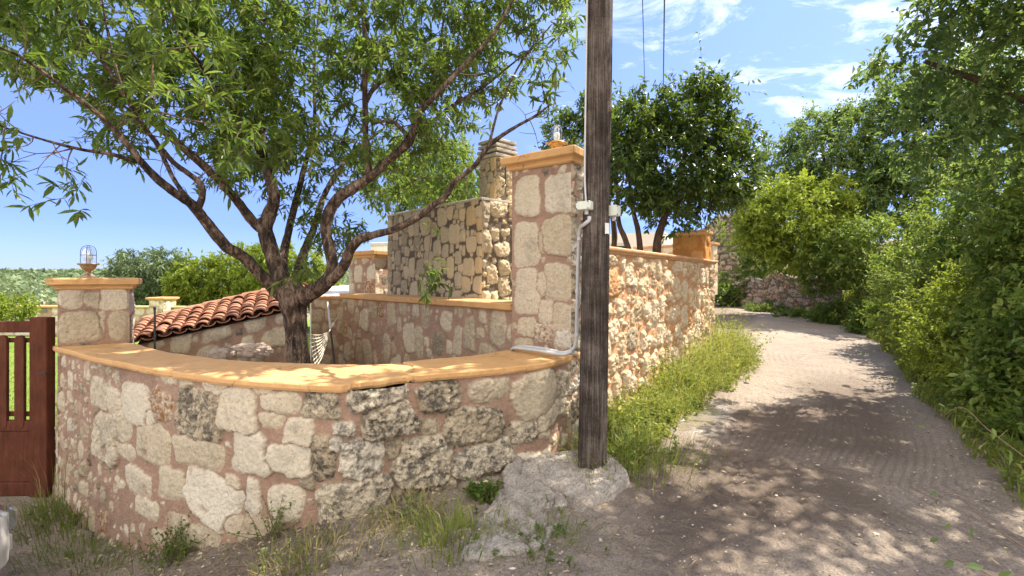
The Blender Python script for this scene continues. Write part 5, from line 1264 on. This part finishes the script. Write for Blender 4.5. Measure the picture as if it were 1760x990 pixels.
bush('tree', 'dense broad-leaved tree in the middle of the right-hand thicket', 'tree', (*P(1560, 480, 18)[:2], 1.6),
     [blob(1560, 240, 17.8, 85, 80), blob(1530, 330, 17.4, 70, 60), blob(1600, 310, 17.4, 80, 80), blob(1545, 180, 17.8, 45, 40), blob(1620, 180, 17.4, 60, 55), blob(1560, 160, 17.0, 50, 42), blob(1665, 140, 16.4, 60, 60), blob(1690, 250, 16.4, 60, 70), blob(1490, 380, 17.4, 50, 40)], 860, 4, 9, .165, .072, M['fig'],
     stems=[st_([(1565, 500), (1560, 420), (1555, 320), (1560, 220)], 17.8, .13, .04), st_([(1562, 410), (1600, 320), (1625, 210)], 17.6, .09, .03), st_([(1400, 395), (1460, 240), (1455, 225)], 18, .02, .01)], tone=.58, tsd=.24, tl=(.22, .5), shell=.4, droop=.4, shoots=90)
def big_tree():
    bl = [(7.6, 6.7, 3.5, 1.3, 1.2, 1.3, 1), (6.9, 6.2, 4.7, 1.3, 1.3, 0.9, 1), (8.2, 6.6, 5.4, 1.6, 1.4, 1.5, 1), (5.75, 6.7, 4.85, 0.9, 0.8, 0.36, 1), (6.25, 6.2, 5.35, 0.8, 0.9, 0.5, 1), (6.3, 5.6, 5.9, 1.3, 1.1, 0.7, 0.7), (7.4, 5.8, 6.3, 1.5, 1.3, 1, 1), (6.3, 6.9, 3.9, 0.7, 0.7, 0.8, 1),
          (5.6, 5, 6.1, 1.2, 1.1, 0.6, 0.7), (6.4, 4.2, 5.6, 1.3, 1.1, 0.8, 0.7), (4.7, 4.4, 6.3, 1.2, 0.9, 0.5, 0.7), (3.5, 5.1, 6.5, 1.1, 0.8, 0.5, 1.9), (4.2, 3.9, 6.5, 1, 0.9, 0.5, 1.9), (4.3, 5.3, 6.1, 1.2, 1, 0.5, 1.9), (3.5, 4.5, 6.3, 1, 0.9, 0.5, 1.9), (7.2, 4.8, 4.6, 1, 1, 0.9, 1), (6.2, 2.9, 5.6, 1.3, 1.2, 0.7, 0.7), (5.1, 2.4, 6, 1.1, 0.9, 0.5, 0.7)]
    S = [[(8.0, 6.0, .9, .16), (7.8, 5.95, 2.2, .13), (7.5, 5.9, 3.4, .11), (7.2, 5.8, 4.6, .08), (6.7, 5.6, 5.6, .05)], [(7.6, 5.9, 3.0, .08), (7.0, 6.3, 4.0, .06), (5.9, 6.7, 4.75, .03)], [(7.3, 5.8, 4.2, .07), (6.4, 5.2, 5.2, .05), (5.5, 4.8, 5.8, .03), (4.6, 4.4, 6.2, .02)], [(7.6, 5.9, 3.2, .08), (8.1, 6.4, 4.6, .06), (8.2, 6.6, 6.0, .03)], [(6.7, 5.4, 4.9, .05), (6.4, 4.2, 5.4, .04), (5.9, 2.9, 5.7, .025)]]
    bush('tree', 'tall leafy tree at the right edge, its dark upper boughs reaching out over the lane', 'tree', (8.0, 6.0, .9), bl, 1200, 4, 9, .105, .052, M['fig'], stems=S, tone=.56, tsd=.24, shoots=120, tl=(.18, .42), shell=.25, droop=.4, det=0)
big_tree()
bush('bramble_bush', 'dark green bramble bush above the crumbling dry stone wall', 'bush', (*P(1480, 520, 14.5)[:2], .9),
     [blob(1440, 445, 15.5, 60, 38), blob(1500, 440, 14.5, 70, 60), blob(1550, 420, 13.5, 60, 50), blob(1420, 480, 16, 40, 30)], 420, 4, 9, .11, .052, M['vine'], tone=.58, tsd=.2, tl=(.2, .4), shoots=90)
bush('bramble_bush', 'light green flowering bramble beside the top boulder of the dry stone wall', 'bush', (*P(1430, 500, 17)[:2], .9),
     [blob(1415, 432, 16.5, 38, 28), blob(1450, 420, 16.2, 40, 32), blob(1385, 450, 17.5, 24, 20)], 200, 4, 9, .13, .05, M['lime'], tone=.45, tsd=.2, tl=(.2, .45))
bush('shrub', 'deep green shrub hugging the wall of the ruined house', 'shrub', (*P(1290, 520, 24)[:2], .8),
     [blob(1310, 440, 24.5, 34, 52), blob(1275, 495, 23.5, 44, 26), blob(1340, 430, 23.5, 36, 40), blob(1243, 505, 23, 20, 20), blob(1325, 345, 25, 40, 36), blob(1255, 400, 26, 14, 22)], 360, 4, 9, .17, .075, M['vine'], tone=.42, tsd=.2, tl=(.2, .5))
bush('hedge_plant', 'low green weeds along the foot of the dry stone wall', 'weeds', (*P(1400, 570, 16)[:2], .3),
     [blob(1320, 532, 20.5, 40, 7), blob(1390, 545, 18, 50, 10), blob(1450, 545, 16, 50, 24), blob(1510, 560, 13.5, 46, 30)], 420, 4, 9, .10, .045, M['vine'], tone=.40, tsd=.2, tl=(.15, .35), shoots=60)
bush('bramble_bush', 'tangle of leafy brambles and grass on the bank, below the dense middle tree', 'bush', (*P(1600, 560, 10)[:2], .9),
     [blob(1580, 480, 10.5, 70, 60), blob(1640, 490, 9.5, 80, 56), blob(1545, 530, 11.2, 46, 44), blob(1600, 540, 9.8, 60, 46), blob(1690, 450, 9.2, 60, 56)], 620, 4, 9, .085, .038, M['vine'], tone=.76, tsd=.24, tl=(.15, .38), shoots=120)
bush('bush', 'sunlit yellow-green bush at the lane edge, on the right-hand bend', 'bush', (*P(1640, 640, 7)[:2], .2),
     [blob(1625, 560, 8.0, 55, 60), blob(1660, 600, 7.0, 66, 66), blob(1600, 590, 8.5, 36, 40), blob(1680, 520, 7.4, 60, 60), blob(1700, 660, 6.2, 62, 60)], 700, 4, 10, .07, .032, M['lime'], tone=.74, tsd=.2, tl=(.13, .32), shoots=120)
bush('bush', 'large leafy bush leaning over the lane at the right edge, nearest the camera', 'bush', (5.6, 4.9, .5),
     [blob(1785, 560, 6.0, 76, 110), blob(1765, 680, 5.2, 78, 76), blob(1715, 705, 5.4, 50, 44), blob(1785, 775, 4.6, 66, 50), blob(1800, 420, 6.4, 100, 90), blob(1830, 620, 5.0, 90, 120)], 720, 4, 9, .085, .046, M['vine'], tone=.58, tsd=.24, tl=(.13, .34), det=1, shoots=90)
bush('bush', 'tall deep green bush filling the gap under the right-edge tree', 'bush', (*P(1740, 470, 9.5)[:2], 1.4),
     [blob(1700, 370, 9.4, 75, 80), blob(1750, 330, 9.0, 70, 90), blob(1650, 360, 10.5, 60, 60), blob(1640, 420, 10.8, 60, 45), blob(1780, 430, 8.6, 80, 70)], 420, 4, 9, .095, .045, M['vine'], tone=.5, tsd=.24, tl=(.18, .4), shoots=60)
# sprig close to the camera
def sprig():
    root = thing('sprig', 'sparse leafy sprig hanging close to the camera at the lower right corner', 'branch', P(1800, 980, 1.5))
    tw = MB(); mb = MB()
    for L in ([(1860, 1000, 1.5), (1790, 960, 1.5), (1700, 900, 1.52), (1640, 850, 1.55), (1595, 870, 1.58)], [(1860, 860, 1.7), (1780, 800, 1.75), (1700, 740, 1.8), (1650, 700, 1.85), (1600, 735, 1.9)], [(1840, 1060, 1.4), (1740, 1010, 1.42), (1650, 960, 1.45), (1600, 930, 1.5)]):
        q = catmull([P(*a) for a in L], 6); V, FL = tube(q, np.linspace(.0028, .0008, len(q)), 5); tw.add(V, FL)
    D = [(1668, 905, 1.5, .046, (0.05, 0, -1)), (1728, 940, 1.48, .034, (.3, 0, -.9)), (1632, 900, 1.55, .022, (-.5, 0, -.8)), (1608, 858, 1.58, .02, (.2, 0, -.9)), (1610, 885, 1.58, .022, (.5, 0, -.8)), (1612, 925, 1.5, .028, (-.8, 0, -.3)),
         (1690, 975, 1.42, .05, (-.9, 0, .1)), (1640, 965, 1.45, .034, (-.8, 0, -.3)), (1740, 985, 1.45, .05, (-.7, 0, -.3)), (1590, 735, 1.9, .03, (-.9, 0, .2)), (1625, 700, 1.85, .03, (-.8, .1, .5)), (1600, 850, 1.58, .022, (.8, 0, .3)), (1705, 735, 1.8, .05, (.2, 0, -1)), (1735, 775, 1.78, .06, (.1, 0, -1)), (1660, 720, 1.85, .04, (-.4, 0, -.9))]
    pos = np.array([P(a, b, c) for a, b, c, _, _ in D]); ax = np.array([q[4] for q in D], float); L = np.array([q[3] for q in D])
    leaf_add(mb, pos, ax, nrm(np.array([0.1, -.75, .6]) + rng.normal(0, .3, (len(D), 3))), L, L * .58, rng.uniform(.3, .6, len(D)), 1, .12, .1)
    mesh('leaves', mb, M['fig'], root); mesh('stem', tw, M['twig'], root, smooth=True)
sprig()

# ------------------------------------------------------------------ far left garden
bush('tree', 'grey-green rounded tree behind the lawn, left of the bright bushes', 'tree', (*P(250, 530, 24)[:2], -1),
     [blob(262, 478, 24, 58, 46), blob(225, 468, 24, 34, 28), blob(290, 460, 24, 36, 28), blob(245, 505, 24, 56, 30)], 330, 4, 8, .22, .07, M['olive'], tone=.5, tsd=.2, tl=(.25, .5), stems=[[(*P(255, 560, 24), .12), (*P(256, 520, 24), .1), (*P(260, 480, 24), .05)]])
bush('bush', 'bright green bush behind the tile roof, left half of the sunny pair', 'bush', (*P(370, 540, 22)[:2], -1),
     [blob(370, 480, 22, 62, 42), blob(335, 490, 22, 40, 38), blob(410, 470, 22, 40, 34), blob(350, 520, 22, 70, 26)], 380, 4, 8, .20, .075, M['lime'], tone=.36, tsd=.24, tl=(.2, .45))
bush('bush', 'bright green bush behind the tree trunk, right half of the sunny pair', 'bush', (*P(480, 540, 21)[:2], -1),
     [blob(470, 470, 21, 60, 44), blob(520, 465, 21, 46, 40), blob(430, 455, 21, 36, 34), blob(550, 485, 21, 30, 34), blob(470, 515, 21, 80, 26)], 380, 4, 8, .20, .075, M['lime'], tone=.4, tsd=.24, tl=(.2, .45))
bush('bush', 'yellowish round bush on the lawn behind the red gate', 'bush', (*P(15, 550, 16)[:2], -.8),
     [blob(15, 532, 16, 46, 20), blob(-40, 528, 16, 50, 22)], 190, 4, 8, .12, .05, M['lime'], tone=.42, tsd=.25, tl=(.15, .3))
bush('tree', 'leafy tree behind the barbecue, seen under the almond boughs', 'tree', (*P(740, 450, 13)[:2], 1.3),
     [blob(720, 290, 12.5, 90, 55), blob(790, 300, 12.5, 50, 55), blob(670, 310, 12.5, 50, 45), blob(740, 350, 12.5, 80, 40)], 330, 4, 9, .13, .05, M['vine'], tone=.62, tsd=.18, tl=(.2, .45), stems=[st_([(745, 500), (742, 420), (735, 320)], 12.6, .1, .04)])
def far_wood():
    mb = MB(); n_ = 900
    x = rng.uniform(-230, 6, n_); y = rng.uniform(60, 230, n_); r = rng.uniform(1.6, 3.4, n_)
    keep = np.abs(x / y + .8) < .9; x, y, r = x[keep], y[keep], r[keep]; n_ = len(x)
    z = ground_z(x, y) + r * .75; k = 46
    d = rdir(n_ * k).reshape(n_, k, 3); c = np.stack([x, y, z], -1)[:, None] + d * r[:, None, None] * rng.uniform(.6, 1.05, (n_, k, 1)) * np.array([1, 1, .8])
    t = np.clip(np.repeat(rng.normal(.5, .18, n_), k) + rng.normal(0, .15, n_ * k), 0, 1)
    m_ = 1500; x2 = rng.uniform(-640, 20, m_); y2 = rng.uniform(330, 600, m_); z2 = -3 + 9.5 * sstep(320, 560, y2) * .95 + 1.5; r2 = rng.uniform(4, 8, m_); k2 = 26; d2 = rdir(m_ * k2).reshape(m_, k2, 3)
    c2 = np.stack([x2, y2, z2], -1)[:, None] + d2 * r2[:, None, None] * rng.uniform(.6, 1, (m_, k2, 1)) * np.array([1, 1, .6])
    leaf_add(mb, c2.reshape(-1, 3), nrm(rdir(m_ * k2)), nrm(d2.reshape(-1, 3) + [0, 0, .6]), 4.2, 3.4, np.clip(np.repeat(rng.normal(.5, .2, m_), k2) + rng.normal(0, .12, m_ * k2), 0, 1), 0)
    leaf_add(mb, c.reshape(-1, 3), nrm(rdir(n_ * k) + [0, 0, -.2]), nrm(d.reshape(-1, 3) + [0, 0, .6]), .95, .8, t, 0)
    tag(mesh('distant_woodland', mb, M['olive']), 'distant belt of grey-green woodland behind the lawn', kind='stuff')
far_wood()
def far_hill():
    xs = np.linspace(-900, 100, 60); ys = np.linspace(320, 700, 30); X, Y = np.meshgrid(xs, ys, indexing='ij')
    Z = -3 + 9.5 * sstep(320, 560, Y) * (.6 + .8 * fbm(X / 160, Y / 160, 0, 5, 3)) 
    mb = MB(); mb.add(np.stack([X, Y, Z], -1), grid_faces(60, 30)); tag(mesh('hills', mb, mat_plain('hill_scrub', (.14, .17, .085), .95, .4, .05, 0, col2=(.09, .12, .06)), smooth=True), kind='structure')
far_hill()

# ------------------------------------------------------------------ grass and weeds
def blades(mb, pos, h, w, lean, t, az=None):
    n_ = len(pos); az = rng.uniform(0, 2 * np.pi, n_) if az is None else az
    dr = np.stack([np.cos(az), np.sin(az), np.zeros(n_)], -1); sd_ = np.stack([-np.sin(az + rng.normal(0, .6, n_)), np.cos(az), np.zeros(n_)], -1)
    h = h[:, None]; w = np.broadcast_to(w, (n_,))[:, None]; lean = np.broadcast_to(lean, (n_,))[:, None]; up = np.array([0, 0, 1.0])
    m = pos + up * h * .55 + dr * h * lean * .30; tip = pos + up * h * (1 - .35 * lean) + dr * h * lean
    V = np.stack([pos - sd_ * w * .5, pos + sd_ * w * .5, m - sd_ * w * .42, m + sd_ * w * .42, tip], 1)
    f = np.array([[0, 1, 3], [0, 3, 2], [2, 3, 4]])
    mb.add(V.reshape(-1, 3), (f[None] + (np.arange(n_) * 5)[:, None, None]).reshape(-1, 3), t=np.repeat(t, 5))
def verge():
    mb = MB(); T = nrm(np.array(RWB) - np.array(RWA)); Nr = np.array([T[1], -T[0]])
    nc = 520; s = rng.uniform(-.5, 6.4, nc); wd = np.interp(s, [-.6, 0, .8, 2, 3.2, 4.6, 5.6, 6.6], [.42, .52, .58, .62, .64, .68, .64, .45])
    o = wd * rng.random(nc) ** 1.15 + .03; off = np.where(s > 5.4, rng.uniform(-.25, .1, nc), 0)
    c = np.array(RWA) + T * s[:, None] + Nr * (o + off)[:, None]
    hc = (.15 + .40 * np.clip(1 - o / wd, 0, 1) ** .8) * np.interp(s, [-.6, .5, 2, 3.6, 4.6, 7], [.7, .75, 1.1, 1.35, 1.9, 1.9]) * rng.uniform(.55, 1.45, nc)
    tc_ = np.clip(rng.normal(.50, .18, nc) + .16 * sstep(.5, 3, s), .05, .95); kind = rng.random(nc)
    for i in range(nc):
        q0 = np.array([c[i, 0], c[i, 1], float(ground_z(c[i, 0], c[i, 1])) - .02])
        if kind[i] < .62:
            m = int(rng.integers(14, 34)); a = rng.normal(0, .045 + .05 * hc[i], (m, 2)); az = np.arctan2(a[:, 1], a[:, 0]) + rng.normal(0, .7, m)
            blades(mb, q0 + np.c_[a, np.zeros(m)], hc[i] * rng.uniform(.45, 1.1, m), rng.uniform(.006, .013, m), rng.uniform(.2, 1.2, m), np.clip(tc_[i] + rng.normal(0, .13, m), 0, 1), az)
        else:
            m = int(rng.integers(5, 11)); a = rng.normal(0, .07, (m, 2)); td = nrm(np.c_[a * 5 + rng.normal(0, .25, (m, 2)), np.ones(m)])
            twig_leaves(mb, None, q0 + np.c_[a, np.zeros(m)], td, hc[i] * rng.uniform(.6, 1.15, m), 12, .042 + .03 * (kind[i] > .86), .020 + .014 * (kind[i] > .86), .15, 1.0, np.clip(np.full(m, tc_[i] * .8), 0, .8), .12, 0)
    k = 900; ii = rng.integers(0, nc, k); q = np.c_[c[ii] + rng.normal(0, .10, (k, 2)), np.zeros(k)]; q[:, 2] = ground_z(q[:, 0], q[:, 1]) - .01
    blades(mb, q, hc[ii] * rng.uniform(.5, 1.5, k), .005, rng.uniform(.2, 1.3, k), np.clip(rng.normal(.9, .08, k), 0, 1))
    k = 70; ii = rng.choice(np.nonzero(s > 2.2)[0], k); q = np.c_[c[ii], ground_z(c[ii, 0], c[ii, 1])]
    blades(mb, q, rng.uniform(.6, .95, k), .006, rng.uniform(.2, .6, k), np.full(k, .95))
    tag(mesh('roadside_grass', mb, M['grass']), 'bright green and yellow verge grass along the sunlit road wall', kind='stuff')
verge()
def bank_cover():
    mb = MB(); n_ = 22000; y = rng.uniform(3.0, 21, n_) ; o = rng.random(n_) ** 1.1 * 3.4 - .10 + .12 * (vnoise(y * 2, 0, 0, 5) - .5) * 2
    x = road_r(y) + o; z = ground_z(x, y); hh = rng.uniform(.14, .55, n_) * (.5 + .9 * np.clip(o, 0, 1)) * (.6 + .8 * vnoise(x * 1.5, y * 1.5, 0, 7))
    blades(mb, np.c_[x, y, z - .02], hh, .008 + .0012 * y, rng.uniform(.2, .9, n_), np.clip(rng.normal(.42, .16, n_) + .5 * (vnoise(x * .9, y * .9, 4, 9) - .5) + .35 * (rng.random(n_) > .9), 0, 1))
    k = 3600; ii = rng.integers(0, n_, k); twig_leaves(mb, None, np.c_[x[ii], y[ii], z[ii] + hh[ii] * .5], nrm(rdir(k) + [0, 0, .6]), rng.uniform(.1, .25, k), 7, .06, .03, .2, .9, .35, .2, 0)
    tag(mesh('ground_cover', mb, M['grass']), 'grass and low weeds covering the bank right of the lane', kind='stuff')
bank_cover()
def lawn():
    mb = MB(); n_ = 16000; y = 5.5 + 13.5 * rng.random(n_) ** 1.2; x = -y * rng.uniform(.66, 1.25, n_); k = (x < -5.2); x, y = x[k], y[k]; n_ = len(x)
    blades(mb, np.c_[x, y, ground_z(x, y) - .01], rng.uniform(.04, .09, n_), .012, rng.uniform(.2, .9, n_), np.clip(rng.normal(.45, .15, n_), 0, 1))
    tag(mesh('lawn_grass', mb, M['grass']), 'mown green lawn behind the red gate', kind='stuff')
lawn()
def foot(px, py, d): q = P(px, py, d); return np.array([q[0], q[1], ground_z(q[0], q[1])])
def weed(label, px, py, d, n_b, hb, rad, mat='grass', n_l=0, L=.03, W=.014, t=.4, lh=.15, lean=(.3, 1.0), z=None, name='weed'):
    c = foot(px, py, d)
    if z is not None: c[2] = z
    root = thing(name, label, 'weed', c)
    if n_b:
        mb = MB(); a = rng.normal(0, 1, (n_b, 2)) * rad * .5; q = c + np.c_[a, np.zeros(n_b)]
        if z is None: q[:, 2] = ground_z(q[:, 0], q[:, 1]) - .01
        az = np.arctan2(a[:, 1], a[:, 0]) + rng.normal(0, .5, n_b)
        blades(mb, q, rng.uniform(.4, 1, n_b) * hb, .006, rng.uniform(*lean, n_b), np.clip(rng.normal(t, .18, n_b), 0, 1), az); tag(mesh('blades', mb, M[mat], root), kind='stuff')
    if n_l:
        mb = MB(); tw = MB(); o = c + np.c_[rng.normal(0, 1, (n_l, 2)) * rad * .45, rng.random(n_l) * .02]
        td = nrm(np.c_[rng.normal(0, .6, (n_l, 2)), np.ones(n_l)]); twig_leaves(mb, tw, o, td, rng.uniform(.5, 1.1, n_l) * lh, 11, L, W, .15, 1.0, t, .2, 1); mesh('leaves', mb, M['vine'], root); tag(mesh('stems', tw, M['twig'], root), kind='stuff')
weed('dark green grass tuft at the foot of the curved wall, beside the red gate', 118, 880, 4.75, 700, .30, .55, t=.12, n_l=20, lh=.25, L=.03)
weed('flattened dark grass below the left end of the curved wall', 150, 925, 4.0, 800, .16, .75, t=.16, lean=(.6, 1.3))
weed('small-leaved green plant growing on the foot of the curved wall, left part', 300, 925, 3.62, 40, .2, .2, t=.3, n_l=60, lh=.30, L=.028, W=.016)
weed('dry yellow weeds spreading on the ground before the curved wall, bottom centre-left', 530, 965, 2.86, 420, .15, .45, 'drygrass', 60, .018, .010, .5, .16)
weed('dry grass tuft under the large pale boulder of the curved wall', 708, 890, 3.22, 240, .22, .28, 'drygrass', 14, .03, .014, .45, .16)
weed('green grass tuft at the left edge of the concrete by the bottom of the picture', 772, 950, 2.95, 330, .22, .28, t=.42)
weed('small dark plant in the hollow under the curved wall, beside the concrete', 832, 850, 3.52, 30, .12, .12, t=.25, n_l=34, lh=.15, L=.035, W=.026)
weed('low dull grass patch on the dirt just right of the concrete', 935, 925, 2.95, 260, .10, .36, t=.3, lean=(.6, 1.3), n_l=20, lh=.06)
weed('sprawling weeds behind the foot of the wooden pole', 1075, 790, 4.25, 700, .36, .50, t=.40, n_l=50, lh=.28, L=.04, W=.02)
weed('sprig of small green leaves against the curved wall, between two pale stones', 470, 905, 3.40, 0, 0, .12, n_l=22, lh=.34, L=.024, W=.014, t=.5)
weed('dead thin stems at the foot of the red gate post', 92, 850, 5.0, 30, .75, .12, 'drygrass', t=.3, lean=(.1, .5))

# ------------------------------------------------------------------ pebbles, dead leaves
def pebbles():
    mb = MB(); n_ = 9000; y = 1.9 + 6.2 * rng.random(n_) ** 1.5; x = np.where(rng.random(n_) < .72, rng.uniform(-1.3, .12, n_) * y, rng.uniform(0, 1.1, n_) * y)
    k = (x > -4.4) & (x < road_r(y) + .1); 
    wall_y = np.interp(x, FW[:, 0], FW[:, 1]); k &= (y < wall_y - .02) | (x > 1.0); k &= ~((x < road_l(y) - .1) & (y > 4.2))
    x, y = x[k], y[k]; n_ = len(x); r = np.minimum(.004 + .006 * rng.random(n_) ** 2 + .010 * (rng.random(n_) > .96), .03)
    u = np.array([[0, 0, 1], [1, 0, 0], [.3, .95, 0], [-.8, .6, 0], [-.8, -.6, 0], [.3, -.95, 0], [0, 0, -1.0]]); f = np.array([[0, a, a % 5 + 1] for a in range(1, 6)] + [[6, a % 5 + 1, a] for a in range(1, 6)])
    V = u[None] * r[:, None, None] * rng.uniform(.6, 1.3, (n_, 1, 3)) * np.array([1, 1, .6]) * rng.uniform(.75, 1.2, (n_, 7, 1))
    V = V + np.c_[x, y, ground_z(x, y) + r * .25][:, None]
    mb.add(V.reshape(-1, 3), (f[None] + (np.arange(n_) * 7)[:, None, None]).reshape(-1, 3), t=np.repeat(rng.random(n_), 7))
    tag(mesh('gravel', mb, M['pebble']), 'small pebbles scattered over the dirt lane', kind='stuff')
    mb = MB(); n_ = 1000; y = 1.9 + 7 * rng.random(n_) ** 1.2; side = rng.random(n_)
    x = np.where(side < .55, road_r(y) - np.abs(rng.normal(0, .35, n_)) + .15, np.where(side < .8, rng.uniform(.3, 3.2, n_), rng.uniform(-3.4, -.2, n_)))
    wall_y = np.interp(x, FW[:, 0], FW[:, 1]); k = (y < wall_y - .03) | (x > 1.0); x, y = x[k], y[k]; n_ = len(x)
    kk = 900; ii = rng.integers(20, len(FW) - 60, kk); oo = rng.random(kk) ** 1.6 * .7 + .05; q = FW[ii] + FWN[ii] * oo[:, None]; x = np.concatenate([x, q[:, 0]]); y = np.concatenate([y, q[:, 1]]); n_ = len(x)
    az = rng.uniform(0, 6.28, n_); leaf_add(mb, np.c_[x, y, ground_z(x, y) + rng.uniform(.012, .03, n_)], np.c_[np.cos(az), np.sin(az), rng.normal(0, .2, n_)], nrm(np.c_[rng.normal(0, .35, (n_, 2)), np.ones(n_)]), rng.uniform(.02, .055, n_), rng.uniform(.008, .02, n_), rng.random(n_), 1)
    k = 420; o = np.c_[rng.uniform(-3, 3, k), rng.uniform(2, 4.5, k)]; wy = np.interp(o[:, 0], FW[:, 0], FW[:, 1]); o = o[(o[:, 1] < wy - .05) | (o[:, 0] > 1)]; k = len(o); z = ground_z(o[:, 0], o[:, 1]) + .015
    a = rng.uniform(0, 6.28, k); l = rng.uniform(.05, .16, k); s = np.c_[o, z]; e = s + np.c_[np.cos(a) * l, np.sin(a) * l, rng.uniform(0, .02, k)]
    V, fq = tubes_many(s, (s + e) / 2 + rng.normal(0, .008, (k, 3)), e, np.full(k, .0018), np.full(k, .0009), 4); mb.add(V, fq, t=.3)
    tag(mesh('leaf_litter', mb, M['litter']), 'dead leaves and twigs littering the dirt lane', kind='stuff')
pebbles()
